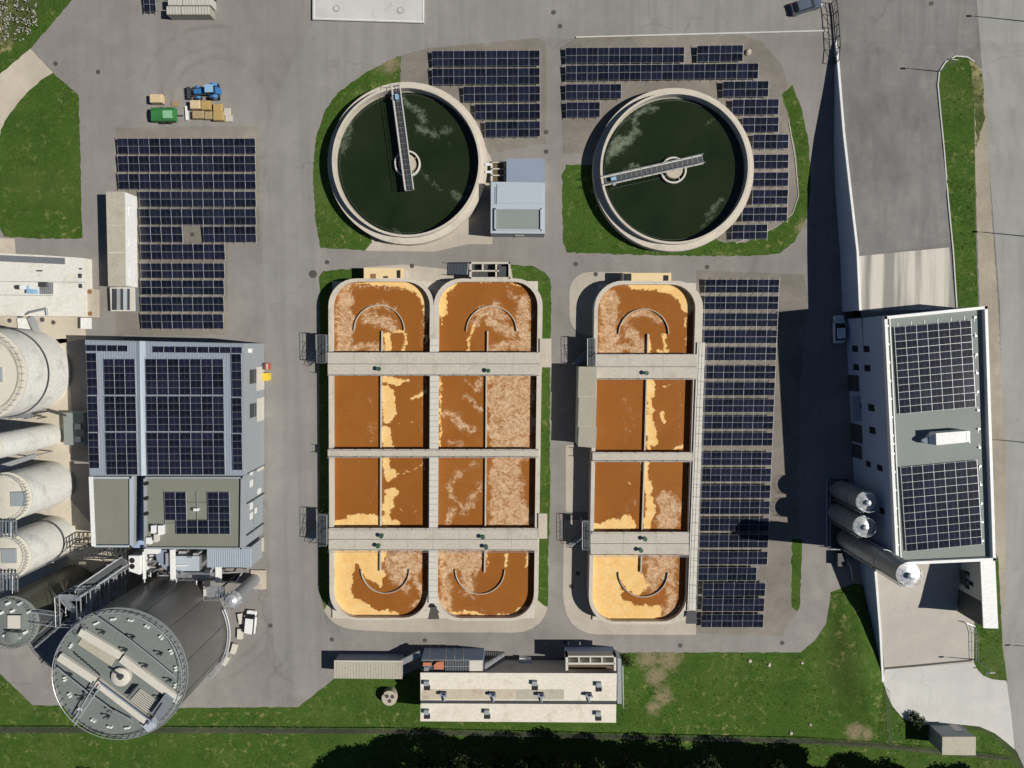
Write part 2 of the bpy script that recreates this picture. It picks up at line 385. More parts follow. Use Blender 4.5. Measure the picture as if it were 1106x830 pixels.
def sheet(name, polys, mat, z, kind='structure', rough=0.0, onT=False, label=None, cat=None, tuft=0, exclude=None):
    """one flat sheet of one or more outlines (photo pixels); on the raised side the outline is cut in strips that follow the slope"""
    import bmesh
    bm = bmesh.new(); tri = []
    for p in polys:
        if rough: p = jitter(p, rough)
        if onT:
            vs = [bm.verts.new((u, v, 0)) for u, v in p]
            f = bm.faces.new(vs)
        else:
            vs = [bm.verts.new(P(u, v, z)) for u, v in p]; f = bm.faces.new(vs)
    bmesh.ops.triangulate(bm, faces=bm.faces[:])
    if onT:
        for c, _ in HT[1:-1]:
            bmesh.ops.bisect_plane(bm, geom=bm.verts[:]+bm.edges[:]+bm.faces[:], plane_co=(0, c, 0), plane_no=(0, 1, 0))
        for vx in bm.verts: vx.co = T(vx.co.x, vx.co.y, z)
    bm.normal_update()
    for f in bm.faces:
        if f.normal.z < 0: f.normal_flip()
    me = bpy.data.meshes.new(name); bm.to_mesh(me); bm.free()
    if tuft:                      # small upright clumps of blades standing on the sheet
        vs = [tuple(v.co) for v in me.vertices]; fs = [tuple(f.vertices) for f in me.polygons]
        for p in polys:
            us = [q[0] for q in p]; ws = [q[1] for q in p]
            n = int((max(us)-min(us))*(max(ws)-min(ws))*.0225*tuft)
            for _ in range(n):
                u, v = random.uniform(max(min(us), -25), min(max(us), 1130)), random.uniform(max(min(ws), -25), min(max(ws), 850))
                if not inpoly(u, v, p) or mnoise.noise((u*.03, v*.03, 1)) < random.uniform(-.5, .3): continue
                if exclude and any(inpoly(u, v, e) for e in exclude): continue
                c = T(u, v, z) if onT else P(u, v, z)
                s_ = random.uniform(.10, .22)
                for k in range(3):
                    a = random.uniform(0, PI*2); d = Vector((math.cos(a), math.sin(a), 0)); e = Vector((-d.y, d.x, 0))
                    i = len(vs); vs += [tuple(c-e*s_*.5), tuple(c+e*s_*.5), tuple(c+d*s_*1.1+Vector((0, 0, s_*.8)))]; fs.append((i, i+1, i+2))
        me2 = bpy.data.meshes.new(name); me2.from_pydata(vs, [], fs); me2.update(); me = me2
    me.materials.append(M[mat])
    o = bpy.data.objects.new(name, me); COL.objects.link(o)
    if kind: o['kind'] = kind
    if label: o['label'] = label
    if cat: o['category'] = cat
    return o
B = -60; R_ = 1170; D = 900
g = MB().face([(-3500, -3500, -.02), (3500, -3500, -.02), (3500, 3500, -.02), (-3500, 3500, -.02)], 'field').obj('ground'); g['kind'] = 'structure'
sheet('asphalt_yard', [[(B-80, B-60), (R_, B-60), (R_, 46), (905, 46), (909, 200), (922, 340), (960, 640), (957, 760), (B-80, 770)]], 'asphalt', .0)
# lighter and darker bands of older paving
sheet('asphalt_road', [[(78, B-60), (340, B-60), (338, 22), (329, 40), (312, 70), (295, 120), (285, 170), (280, 262), (245, 262), (243, 362), (292, 366), (290, 600), (280, 690), (322, 764), (35, 764), (B, 764), (B, 724), (50, 700), (90, 366), (110, 362), (89, 258), (85, 103), (57, 78), (33, 53)]], 'asphalt', .006)
sheet('asphalt_patch', [[(612, 42), (880, 33), (893, 36), (893, 5), (890, -60), (459, -60), (459, 24), (460, 52), (583, 41)], [(338, 24), (325, 50), (303, 95), (288, 160), (283, 262), (287, 370), (291, 600), (296, 700), (330, 762), (345, 742), (360, 700), (343, 640), (345, 290), (338, 190), (341, 150), (350, 122), (385, 82), (433, 60), (459, 52), (459, 24)]], 'asphalt_pale', .008)
GR = [[(125, 138), (279, 136), (281, 262), (247, 262), (245, 362), (150, 363), (125, 362)],
      [(433, 60), (460, 53), (583, 41), (590, 47), (590, 155), (530, 166), (480, 150), (430, 130)],
      [(606, 52), (622, 41), (800, 38), (822, 45), (843, 68), (852, 93), (846, 104), (853, 130), (860, 170), (863, 210), (856, 232), (838, 246), (790, 262), (740, 250), (640, 166), (608, 166)],
      [(752, 292), (868, 297), (873, 322), (864, 420), (862, 655), (845, 688), (752, 684)], [(672, 717), (700, 718), (702, 760), (698, 774), (666, 772)]]
sheet('gravel_bed', GR, 'gravel', .014, rough=1.2)
sheet('gravel_track', [[(B-80, 60), (0, 80), (33, 53), (57, 79), (48, 84), (25, 105), (5, 131), (0, 145), (B-80, 240)], [(B, 256), (16, 258), (17, 275), (B, 275)], [(B, 340), (92, 342), (93, 366), (60, 372), (B, 372)], [(B, 372), (72, 366), (78, 450), (76, 540), (110, 580), (130, 600), (60, 640), (B, 660)]], 'concrete_cream', .016, rough=.8)
LAWN = [[(B-80, B-60), (90, B-60), (78, 0), (33, 53), (0, 80), (B-80, 130)],
        [(57, 79), (48, 84), (36, 94), (25, 105), (14, 118), (5, 131), (0, 145), (-3, 200), (0, 250), (5, 256), (40, 258), (89, 258), (87, 180), (85, 103)],
        [(433, 60), (415, 68), (390, 82), (365, 100), (350, 122), (341, 150), (338, 190), (341, 240), (346, 268), (396, 271), (402, 262), (460, 250), (420, 140), (432, 100)],
        [(612, 178), (650, 178), (700, 220), (780, 262), (805, 262), (838, 246), (856, 232), (863, 210), (860, 170), (853, 130), (844, 103), (856, 92), (866, 118), (873, 150), (876, 200), (872, 235), (858, 262), (840, 275), (800, 277), (700, 276), (612, 273), (608, 262), (607, 190)],
        [(345, 300), (349, 293), (392, 290), (400, 310), (400, 660), (372, 676), (352, 664), (345, 640)],
        [(551, 285), (575, 288), (588, 294), (595, 302), (595, 366), (594, 400), (594, 556), (592, 600), (592, 655), (570, 655), (560, 400), (540, 300)],
        [(855, 582), (866, 582), (866, 600), (864, 656), (861, 661), (855, 656)]]
BIG = [(B-80, 660), (0, 728), (35, 762), (170, 765), (322, 764), (340, 750), (361, 733), (434, 730), (454, 722), (668, 706), (690, 705), (865, 705), (880, 692), (897, 668), (897, 640), (925, 630), (960, 640), (958, 740), (975, 775), (1000, 786), (1062, 789), (1090, 812), (1103, 840), (1110, D), (B-80, D)]
o = sheet('grass', LAWN, 'grass', .02, kind='stuff', rough=1.6, label='short green grass growing in lawns between the paved yards and tanks', cat='grass', tuft=1.2)
o = sheet('grass', [BIG], 'grass', .022, kind='stuff', rough=1.0, label='long green meadow grass along the lower edge of the plant', cat='grass', tuft=.9)
o = sheet('dry_grass', [[(-60, -40), (50, -60), (42, 5), (30, 30), (12, 52), (-60, 90)]], 'grass_rough', .032, kind='stuff', rough=5, label='rough yellowish grass in the top left corner of the plant', cat='grass', tuft=3)
sheet('concrete_apron', [[(402, 262), (394, 271), (470, 272), (505, 264), (532, 264), (532, 175), (525, 160), (440, 90), (380, 200)], [(436, 286), (492, 292), (505, 285), (552, 290), (560, 340), (400, 340), (392, 289)],
       [(350, 660), (355, 668), (362, 674), (371, 678), (382, 680.5), (430, 683), (556, 683.5), (566, 682.5), (575, 679), (583, 673), (588, 666), (591, 657), (570, 640), (360, 640)],
       rr(615, 294, 700, 363, 22), rr(611, 481, 660, 553, 2), [(609, 562), (660, 562), (660, 640), (752, 640), (752, 686), (645, 685.5), (634, 684), (625, 679.5), (617, 673), (612, 664), (609, 652), (608, 640)]], 'concrete_pale', .024)
# ------------------------------------------------------------------ raised side: terrace, ramp, road
WT = [(901, -60), (903, 0), (903.5, 45), (905, 58), (908, 96), (912, 144.6), (918, 197.6), (926.7, 272), (929.6, 335.4), (935, 400), (941, 540), (946, 616.6), (950.8, 677.6), (954, 735.8)]
sheet('raised_asphalt', [WT+[(962, 748), (969, 762), (980, 772), (995, 779), (1040, 779), (1060, 783), (1080, 794), (1098, 812), (1112, 845), (1300, 1200), (1500, 1200), (1500, B-60), (901, B-60)]], 'asphalt_dark', .0, onT=True)
sheet('asphalt_forecourt', [[(905, B), (1060, B), (1055, 50), (1040, 55), (1018, 72), (1013, 95), (1017, 140), (1022, 200), (1028, 262), (926, 277), (918, 197), (912, 144), (908, 96), (905, 58)]], 'forecourt', .006, onT=True)
sheet('road', [[(1050, B), (1500, B), (1500, 1150), (1112, 840), (1096, 808), (1087, 735), (1080, 640), (1082, 500), (1080, 330), (1066, 150), (1062, 90)]], 'road_pale', .012, onT=True)
sheet('gravel_verge', [[(1046, 64), (1060, 75), (1066, 120), (1069, 200), (1078, 330), (1086, 480), (1086, 600), (1085, 735), (1078, 728), (1076, 600), (1068, 500), (1058, 330), (1052, 150), (1050, 100)]], 'gravel_beige', .018, rough=1.5, onT=True)
sheet('concrete_ramp', [[(926.5, 277), (1025, 267.5), (1032, 334), (929.5, 336.5)]], 'ramp', .02, onT=True)
sheet('concrete_yard', [[(945, 560), (1075, 560), (1070, 640), (1052, 650), (1052, 716), (955.5, 722.5), (950.8, 677.6), (946, 616.6)]], 'concrete_yard', .02, onT=True)
sheet('concrete_apron', [[(955.5, 723), (1052, 716), (1056, 724), (1062, 730), (1072, 734), (1087, 735.5), (1092, 770), (1096, 810), (1087, 802), (1074, 792), (1058, 785), (1040, 783), (992, 783), (975, 776), (964, 763), (958, 750), (954, 737)]], 'concrete_white', .034, onT=True)
sheet('drain_channel', [[(955.6, 721.2), (1050, 712.4), (1050, 714.4), (955.8, 723.4)]], 'lid', .045, onT=True)
ISL = [(1034, 334), (1030, 272), (1024, 210), (1020, 160), (1016, 120), (1013.5, 92), (1015, 78), (1022, 67), (1033, 61), (1045, 62), (1053, 67), (1059, 76), (1052, 100), (1053, 160), (1054, 250), (1057, 334)]
sheet('grass', [ISL, [(1053, 660), (1078, 600), (1083, 700), (1088, 737), (1072, 736), (1060, 732), (1052, 724), (1052, 712)]], 'grass', .03, kind='stuff', onT=True, rough=.6, label='green grass on the traffic island and strip right of the tall building', cat='grass', tuft=1.5)
sheet('dry_grass', [[(1047, 66), (1056, 70), (1062, 82), (1063, 130), (1055, 160), (1053, 120), (1050, 90)]], 'grass_rough', .04, kind='stuff', onT=True, rough=2.5, label='straw coloured worn grass at the right edge of the traffic island', cat='grass', tuft=1)
k = MB()
pt = [T(u-.7, v, .03) for u, v in ISL[:11]]
for a, b in zip(pt, pt[1:]): k.bar(a+Vector((0, 0, .05)), b+Vector((0, 0, .05)), .18, .14, 'concrete_white')
tag(k.obj('kerb'), kind='structure')
k = MB()
k.bar(P(622, 40.5, .1), P(893, 33.5, .1), .22, .16, 'concrete_white')
tag(k.obj('kerb'), kind='structure')
k = MB(); pts = [(795, 263), (838, 245.5), (856, 231), (862.5, 212), (859, 172), (852, 132)]
for a, b in zip(pts, pts[1:]): k.bar(P(*a, .06), P(*b, .06), .12, .1, 'concrete_yard')
tag(k.obj('kerb'), kind='structure')
LB = [(898, 640), (893, 670), (890, 700), (893, 730), (899, 752), (906, 770), (922, 784)]
RB = [(929, 640), (938, 668), (944, 700), (949, 728), (952, 745), (952, 762), (954, 780)]
b = MB(); rows_ = []  # bank added so its west slope turns from the sun and darkens the grass
for (a, c), (d, e), hh in zip(LB, RB, (.3, 1.0, 1.6, 1.8, 1.4, .8, .1)):
    q = []
    for k in range(13):
        t_ = k/12; z_ = hh*(math.sin(PI/2*min(1, t_/.66))**1.6 if t_ < .66 else lerp(1, .5, (t_-.66)/.34))+.3*mnoise.noise((t_*4, c*.09, 2))*min(1, t_*3)
        z_ = max(.03, z_) if 0 < k else .03; p = P(lerp(a, d, t_), lerp(c, e, t_), 0); q.append((p.x, p.y, z_))
    rows_.append(q)
b.loft(rows_, 'grass', False, False, None, False)
o = b.obj('added_grass_bank', None, True); tag(o, 'added grass bank sloped to catch less sun below the retaining wall of the pale concrete yard', 'grass', kind='stuff')
# retaining wall of the terrace
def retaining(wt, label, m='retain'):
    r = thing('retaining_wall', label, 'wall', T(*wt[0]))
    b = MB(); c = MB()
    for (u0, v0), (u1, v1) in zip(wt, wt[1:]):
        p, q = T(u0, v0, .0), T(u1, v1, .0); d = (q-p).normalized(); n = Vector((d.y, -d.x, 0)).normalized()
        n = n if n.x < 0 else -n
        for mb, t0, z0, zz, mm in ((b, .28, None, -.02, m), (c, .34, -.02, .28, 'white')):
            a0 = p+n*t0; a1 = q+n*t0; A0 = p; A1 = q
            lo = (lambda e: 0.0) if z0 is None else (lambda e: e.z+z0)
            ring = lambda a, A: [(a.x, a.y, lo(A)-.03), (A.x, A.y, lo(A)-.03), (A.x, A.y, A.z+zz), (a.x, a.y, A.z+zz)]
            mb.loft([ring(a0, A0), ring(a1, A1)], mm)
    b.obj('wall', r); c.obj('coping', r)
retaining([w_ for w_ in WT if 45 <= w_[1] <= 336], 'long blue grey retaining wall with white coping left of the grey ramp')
retaining([w_ for w_ in WT if w_[1] > 600], 'short tapering retaining wall with white coping left of the pale concrete yard')

# ------------------------------------------------------------------ solar panels
def panel_mesh(gap):
    b = MB(); f = .010; fy = .015
    b.box((0, 0, 0), (1, 1, .05), 'alu')
    b.box((0, 0, .029), (1-2*f, 1-2*fy, .012), 'pv')
    o = b.obj('solar_panel'); me = o.data; bpy.data.objects.remove(o); return me
PVM = panel_mesh(0)
def solar_row(c4, ncol, nrow, h, label, group, tilt=0.0, frame=True, name='solar_panel_row', jit=.022, skip=None, rail_ext=.22, rgap=.035, cgap=.035):
    """c4: photo pixels of the four corners TL, TR, BR, BL"""
    q = [P(u, v, h) for u, v in c4]
    ctr = sum(q, Vector())/4; ex = ((q[1]+q[2])-(q[0]+q[3]))/2; ey = ((q[0]+q[1])-(q[3]+q[2]))/2
    W, L = ex.length, ey.length; ang = math.atan2(ex.y, ex.x); ey2 = Vector((-math.sin(ang), math.cos(ang), 0)); L = abs(ey.dot(ey2))
    r = thing(name, label, 'solar panels', (ctr.x, ctr.y, h), group); r.rotation_euler = (0, 0, ang)
    w_, l_ = W/ncol, L/nrow
    for i in range(ncol):
        for j in range(nrow):
            if skip and skip(i, j): continue
            o = bpy.data.objects.new('solar_panel', PVM); COL.objects.link(o); o.parent = r
            x = -W/2+w_*(i+.5); y = L/2-l_*(j+.5)
            o.location = (x, y, y*math.sin(tilt)+.03); o.scale = (w_-cgap, l_-rgap, 1)
            o.rotation_euler = (tilt+random.uniform(-jit, jit), random.uniform(-jit, jit), 0)
    if frame:
        b = MB()
        for i in range(ncol+1):
            x = -W/2+w_*i; e = rail_ext
            b.bar((x, -L/2-e, -(L/2+e)*math.sin(tilt)-.0), (x, L/2+e, (L/2+e)*math.sin(tilt)-.0), .05, .06, 'alu')
            if h > .2 and i % 2 == 0 and name == 'solar_panel_row':
                for y in (-L*.35, L*.35): b.tube((x, y, -h), (x, y, -.03+y*math.sin(tilt)), .04, 'steel', 5)
        for y in (-L*.25, L*.25): b.bar((-W/2, y, y*math.sin(tilt)-.06), (W/2, y, y*math.sin(tilt)-.06), .05, .05, 'steel')
        o = b.obj('support_frame'); o.parent = r
    return r
TI = math.radians(5)
def row(u0, u1, v0, v1, n, label, group, v0b=None):
    dv = 0 if v0b is None else v0b-v0
    return solar_row([(u0, v0), (u1, v0+dv), (u1, v1+dv), (u0, v1)], n, 2, .75, label, group, TI)
G1 = 'rows of the ground solar array beside the long container'
R1 = [(127, 276, 150, 166.5, 13), (127.5, 276, 168.7, 185.6, 13), (128, 276.3, 188, 204.4, 13), (150.8, 276.5, 207.3, 223.6, 11), (151, 276.5, 226, 243, 11)]
for i, a in enumerate(R1): row(*a, f'{ORD[i]} row from the top in the dark solar array right of the long beige container', G1)
row(151.5, 197.3, 245, 262, 4, 'short sixth row left of the manhole gap in the solar array beside the beige container', G1)
row(220, 276.7, 245, 262, 5, 'short sixth row right of the manhole gap in the solar array beside the beige container', G1)
for i, (a, b) in enumerate(((264, 280.6), (284.6, 300.8), (303, 318.6), (321, 337), (339.7, 355.5))):
    row(152+.2*i, 243-.4*i, a, b, 8, f'{ORD[6+i]} row from the top, narrow, in the solar array beside the long beige container', G1)
G2 = 'rows of the solar array between the two round tanks'
for i, a in enumerate([(466.8, 583, 55.6, 72, 10), (467, 583, 74.6, 91.7, 10), (500.7, 583.4, 94, 110.4, 7), (513, 583.4, 113, 129.4, 6), (524, 583.4, 132, 148.4, 5)]):
    row(*a, f'{ORD[i]} row from the top of the stepped solar array right of the left round tank', G2, a[2]-.6)
G3 = 'rows of the solar array wrapped round the right hand round tank'
TR = [(611, 739, 52.2, 68.5, 11, 'long top row left of the gap above the right round tank', 51.4), (753, 802.5, 50, 67, 4, 'short top row right of the gap above the right round tank', 49.2),
      (611, 819, 71.3, 87.4, 18, 'longest solar row spanning the whole array above the right round tank', 68.9),
      (611, 671, 91.6, 107.4, 5, 'five column solar row at the upper left of the right round tank', 91.2), (780.7, 830, 88.6, 105.2, 4, 'four column solar row under the right end of the longest row', 88),
      (611.7, 648, 111, 127, 3, 'smallest solar row at the lower left above the right round tank', 110.8), (791, 841, 108, 124.4, 4, 'second four column solar row stepping down right of the round tank', 107.5),
      (802, 841, 127.5, 143.4, 3, 'narrow solar row touching the upper right rim of the round tank', 127), (813.4, 851.7, 145.7, 161, 3, 'upper of the four three column solar rows right of the round tank', 145.4),
      (813.4, 851.7, 167.3, 182.4, 3, 'second of the four three column solar rows right of the round tank', 167), (813.2, 851.5, 186.6, 201.6, 3, 'third of the four three column solar rows right of the round tank', 186.3),
      (812.8, 851, 205.4, 220.9, 3, 'lowest of the four three column solar rows right of the round tank', 205.2), (801.6, 850.4, 224.2, 239.5, 4, 'four column solar row at the lower right of the round tank', 223.8),
      (790.7, 828.7, 243, 258.8, 3, 'last solar row at the bottom right of the round tank beside the lawn', 242.6)]
for a in TR: row(*a[:5], a[5], G3, a[6])
G4 = 'rows of the long solar array right of the single brown tank'
vs4 = [302, 320, 338.4, 356.6, 375, 395, 413, 431, 449.2, 467.2, 488.3, 506, 523.8, 541.2, 559.4, 577.4, 595.6, 612.8, 629.6, 646.2, 663.4]
for i, v in enumerate(vs4):
    ti = (v-302)/361; u0 = 761.5-8.5*ti; u1 = 841.5-15.5*ti
    if i == 17: u1 = 817
    if i >= 18: u0 = 759-.8*(i-18); u1 = 826.5-1*(i-18)
    row(u0, u1, v, v+14.6, 6 if i >= 17 else 7, f'{ORD[i]} row from the top in the long solar array right of the single brown tank', G4)

# ------------------------------------------------------------------ round clarifiers
def strokes_field(X, Y, pos, neg=()):
    f = np.full(X.shape, -6.0)
    def sd(s):
        (a, b), (c, d), r = s
        dx, dy = c-a, d-b; L = dx*dx+dy*dy+1e-9
        t_ = np.clip(((X-a)*dx+(Y-b)*dy)/L, 0, 1)
        return r-np.hypot(X-a-t_*dx, Y-b-t_*dy)
    for s in pos: f = np.maximum(f, sd(s))
    for s in neg: f = np.minimum(f, -sd(s))
    return f
def clarifier(cu, cv, rp, label, bridge, bend, scum):
    H = 1.8; hw = 1.35; c = P(cu, cv, H); r = (P(cu+rp, cv, H)-c).length
    root = thing('settling_tank', label, 'water tank', (c.x, c.y, 0), 'round settling tanks')
    W_ = MB()
    W_.ring(c, r, r-1.0, 0, H, 'wall'); W_.obj('wall', root, True)
    L_ = MB(); L_.ring(c, r-.98, r-1.32, .3, H+1.15, 'wall'); L_.obj('inner_lip', root, True)
    G_ = MB(); G_.ring(c, r-1.80, r-1.86, .8, hw+.12, 'steel_dark'); G_.ring(c, r-1.30, r-1.45, .5, hw+.04, 'beige_green'); G_.obj('overflow_channel', root, True)
    # water disc
    R = r-1.30; n = 150; ring = 60
    vs = [(0, 0, hw)]; fs = []
    for i in range(1, ring+1):
        for k in range(n):
            a = 2*PI*k/n; vs.append((R*i/ring*math.cos(a), R*i/ring*math.sin(a), hw))
    for k in range(n): fs.append((0, 1+k, 1+(k+1) % n))
    for i in range(ring-1):
        for k in range(n): fs.append((1+i*n+k, 1+(i+1)*n+k, 1+(i+1)*n+(k+1) % n, 1+i*n+(k+1) % n))
    me = bpy.data.meshes.new('water_surface'); me.from_pydata(vs, [], fs); me.materials.append(M['water'])
    A = np.array(vs); U = cu+A[:, 0]/.1478; V = cv-A[:, 1]/.1478
    WU = np.array([4*mnoise.noise((a*.07, b*.07, 1)) + 2.5*mnoise.noise((a*.22, b*.22, 4)) for a, b in zip(U, V)]); U = U+WU; V = V+np.roll(WU, 7)
    f = np.clip((strokes_field(U, V, scum)+2)/7, -1.2, .9)
    at = me.attributes.new('speck', 'FLOAT', 'POINT'); at.data.foreach_set('value', f.astype(np.float32))
    o = bpy.data.objects.new('water_surface', me); COL.objects.link(o); o.parent = root
    # centre column
    cc = c.copy(); b = MB(); b.lathe((c.x, c.y, 0), [(1.35, 0), (1.35, hw+.9)], 'concrete_cream', 40); b.obj('centre_column', root, True)
    b = MB(); b.ring(c, 2.05, 1.8, .6, hw+.55, 'offwhite', 64)
    for k in range(4): a = k*PI/2+.6; b.bar((c.x+1.3*math.cos(a), c.y+1.3*math.sin(a), hw+.45), (c.x+1.9*math.cos(a), c.y+1.9*math.sin(a), hw+.45), .12, .1, 'steel')
    b.obj('inlet_ring', root, True)
    # bridge
    hb = 2.75; p, q = P(*bridge, hb), P(*bend, hb); d = (q-p).normalized(); s = Vector((d.y, -d.x, 0)); wd = .62
    br = MB(); br.bar(p-Vector((0, 0, .06)), q-Vector((0, 0, .06)), wd*2, .10, 'steel_dark')
    for sg in (-1, 1): br.bar(p+s*sg*wd, q+s*sg*wd, .16, .34, 'offwhite')
    nn = int((q-p).length/.8)
    for k in range(nn+1):
        m_ = p.lerp(q, k/nn); br.bar(m_-s*wd, m_+s*wd, .05, .06, 'steel')
    bo = br.obj('bridge', root)
    rl = MB()
    for sg in (-1, 1): rl.rail([p+s*sg*(wd+.03), q+s*sg*(wd+.03)], 'alu', 1.05, .04, 1.6)
    rl.obj('railing', root)
    m1 = p.lerp(q, .12)
    dr = MB(); dr.box((m1.x, m1.y, hb+.35), (.8, .5, .6), 'blue_pale', math.atan2(d.y, d.x)); dr.tube(m1+s*.7-Vector((0, 0, .6)), m1+s*.7+Vector((0, 0, .3)), .3, 'steel', 10)
    dr.obj('drive_unit', root)
    for e in (-.5, .5): MB().tube(m1+d*e-s*.9-Vector((0, 0, .5)), m1+d*e-s*.7-Vector((0, 0, .5)), .3, 'tyre', 12).obj('wheel', root)
    sc_ = MB()
    for k in range(12):
        m_ = p.lerp(q, .10+k*.045); sc_.tube(m_+s*(wd+.1), m_+s*(wd+.55)+Vector((0, 0, -1.5)), .045, 'steel_dark', 5)
    sc_.bar(p.lerp(q, .08)+s*(wd+.5)+Vector((0, 0, -1.45)), p.lerp(q, .66)+s*(wd+.5)+Vector((0, 0, -1.45)), .06, .25, 'steel_dark'); sc_.obj('scraper', root)
    return root
clarifier(440, 177, 86.3, 'round dark water tank with near vertical bridge, left of the two', (427.5, 92.5), (442.5, 206),
          [((430, 105), (447, 118), 2), ((447, 118), (458, 132), 3), ((452, 140), (470, 146), 3.5), ((470, 146), (485, 140), 1), ((484, 155), (480, 138), 1), ((378, 135), (370, 160), 3), ((372, 165), (365, 150), 1.5), ((385, 120), (395, 112), 1),
           ((488, 205), (498, 214), 3), ((498, 214), (508, 200), 2), ((455, 185), (475, 205), -.6), ((415, 250), (450, 254), .5), ((480, 100), (465, 98), 1)])
clarifier(727.5, 184, 86.8, 'round dark water tank with near horizontal bridge, right of the two', (649, 197), (759, 172.5),
          [((663, 165), (686, 143), 4.5), ((686, 143), (686, 128), 3), ((688, 123), (710, 118), 3), ((656, 175), (668, 150), 3), ((675, 185), (690, 178), 3), ((715, 108), (735, 108), .5), ((780, 215), (765, 230), 2), ((770, 232), (760, 245), 1), ((770, 130), (762, 138), .5), ((665, 140), (700, 115), .5)])

# ------------------------------------------------------------------ brown aeration tanks
HR, HW, HD = 2.8, 1.75, 3.05
def tilt_outline(u0, v0, u1, v1, r, sl, sr, n=9):
    """rounded outline in photo pixels whose left/right sides drift by sl/sr from top to bottom"""
    o = []
    for cx, cy, a in ((u0+r, v0+r, PI), (u1-r, v0+r, 1.5*PI), (u1-r, v1-r, 0), (u0+r, v1-r, .5*PI)):
        for k in range(n): o.append((cx+r*math.cos(a+k*PI/2/(n-1)), cy+r*math.sin(a+k*PI/2/(n-1))))
    m = (u0+u1)/2
    return [(x+((v-v0)/(v1-v0))*lerp(sl, sr, (x-u0)/(u1-u0)), v) for x, v in o]
def shell(mb, outer, inner, z0, z1, m):
    po = [P(u, v, z1) for u, v in outer]; pi_ = [P(u, v, z1) for u, v in inner]; n = len(po)
    i = len(mb.v); k = mb.mid(m)
    for L_, z in ((po, z0), (po, z1), (pi_, z1), (pi_, z0)): mb.v += [(p.x, p.y, z) for p in L_]
    for a, b in ((0, 1), (1, 2), (2, 3)):
        for j in range(n):
            c = (j+1) % n; mb.f.append((i+a*n+j, i+a*n+c, i+b*n+c, i+b*n+j)); mb.mi.append(k)
def liquid(inner, pos, neg, spos, parent, grid=.8):
    us = [p[0] for p in inner]; vs_ = [p[1] for p in inner]
    u0, u1, v0, v1 = min(us)-1, max(us)+1, min(vs_)-1, max(vs_)+1
    nu, nv = int((u1-u0)/grid), int((v1-v0)/grid)
    U, V = np.meshgrid(np.linspace(u0, u1, nu), np.linspace(v0, v1, nv))
    WU = np.array([[4.2*mnoise.noise((a*.055, b*.055, 1.7))+2.4*mnoise.noise((a*.2, b*.2, 5.2))+1.2*mnoise.noise((a*.55, b*.55, 8.8)) for a in U[0]] for b in V[:, 0]])
    WV = np.array([[4.2*mnoise.noise((a*.055, b*.055, 21.7))+2.4*mnoise.noise((a*.2, b*.2, 25.2))+1.2*mnoise.noise((a*.55, b*.55, 28.8)) for a in U[0]] for b in V[:, 0]])
    f = strokes_field(U+WU*.75, V+WV*.75, pos, neg); s = strokes_field(U+WU*1.6, V+WV*1.6, spos)
    ctr = P((u0+u1)/2, (v0+v1)/2, HR); idx = -np.ones((nv, nu), int); verts = []; fa = []; sa = []
    ins = np.zeros((nv, nu), bool)
    cu, cv = (u0+u1)/2, (v0+v1)/2
    big = [(cu+(a-cu)*1.012, cv+(b-cv)*1.004) for a, b in inner]
    for j in range(nv):
        for i in range(nu):
            if inpoly(U[j, i], V[j, i], big):
                idx[j, i] = len(verts); p = P(U[j, i], V[j, i], HR); verts.append((p.x, p.y, HW)); fa.append(f[j, i]); sa.append(s[j, i])
    fs = []
    for j in range(nv-1):
        for i in range(nu-1):
            q = (idx[j, i], idx[j+1, i], idx[j+1, i+1], idx[j, i+1])
            if min(q) >= 0: fs.append(tuple(int(x) for x in q))
    me = bpy.data.meshes.new('liquid'); off = OFF[parent.name]
    me.from_pydata([(x-off[0], y-off[1], z-off[2]) for x, y, z in verts], [], fs); me.materials.append(M['sludge'])
    me.attributes.new('foam', 'FLOAT', 'POINT').data.foreach_set('value', np.clip(np.array(fa)/2.2, -1.6, 1.5).astype(np.float32))
    me.attributes.new('speck', 'FLOAT', 'POINT').data.foreach_set('value', np.clip(np.array(sa)/6.0, -1.5, .75).astype(np.float32))
    o = bpy.data.objects.new('liquid', me); COL.objects.link(o); o.parent = parent; return o
def slab(mb, pts, z0, z1, m, mtop=None):
    return mb.prism([P(u, v, z1) for u, v in pts], z0, z1, m, mtop)
def S(*p):
    """chain of points with radius last -> capsule list"""
    r = p[-1]; q = p[:-1]
    return [(a, b, r) for a, b in zip(q, q[1:])] if len(q) > 1 else [(q[0], q[0], r)]
def fill(u0, v0, u1, v1):
    """box filled by vertical capsules"""
    r = min(u1-u0, v1-v0)/2; vert = (v1-v0) > (u1-u0)
    return [((u0+r, v0+r), (u0+r, v1-r), r)] if vert else [((u0+r, v0+r), (u1-r, v0+r), r)]
def baffle(cu, cv, rp, up, parent):
    z = HW+.35; c = P(cu, cv, z); r = (P(cu+rp, cv, z)-c).length
    MB().ring(c, r, r-.12, .1, z, 'concrete_cream', 40, *( (0.0, PI) if up else (PI, 2*PI))).obj('curved_baffle', parent, True)
def divider(u0, v0, u1, v1, parent):
    z = HW+.42
    MB().bar(P(u0, v0, z-.8), P(u1, v1, z-.8), .22, 1.6, 'deck').obj('divider_wall', parent)
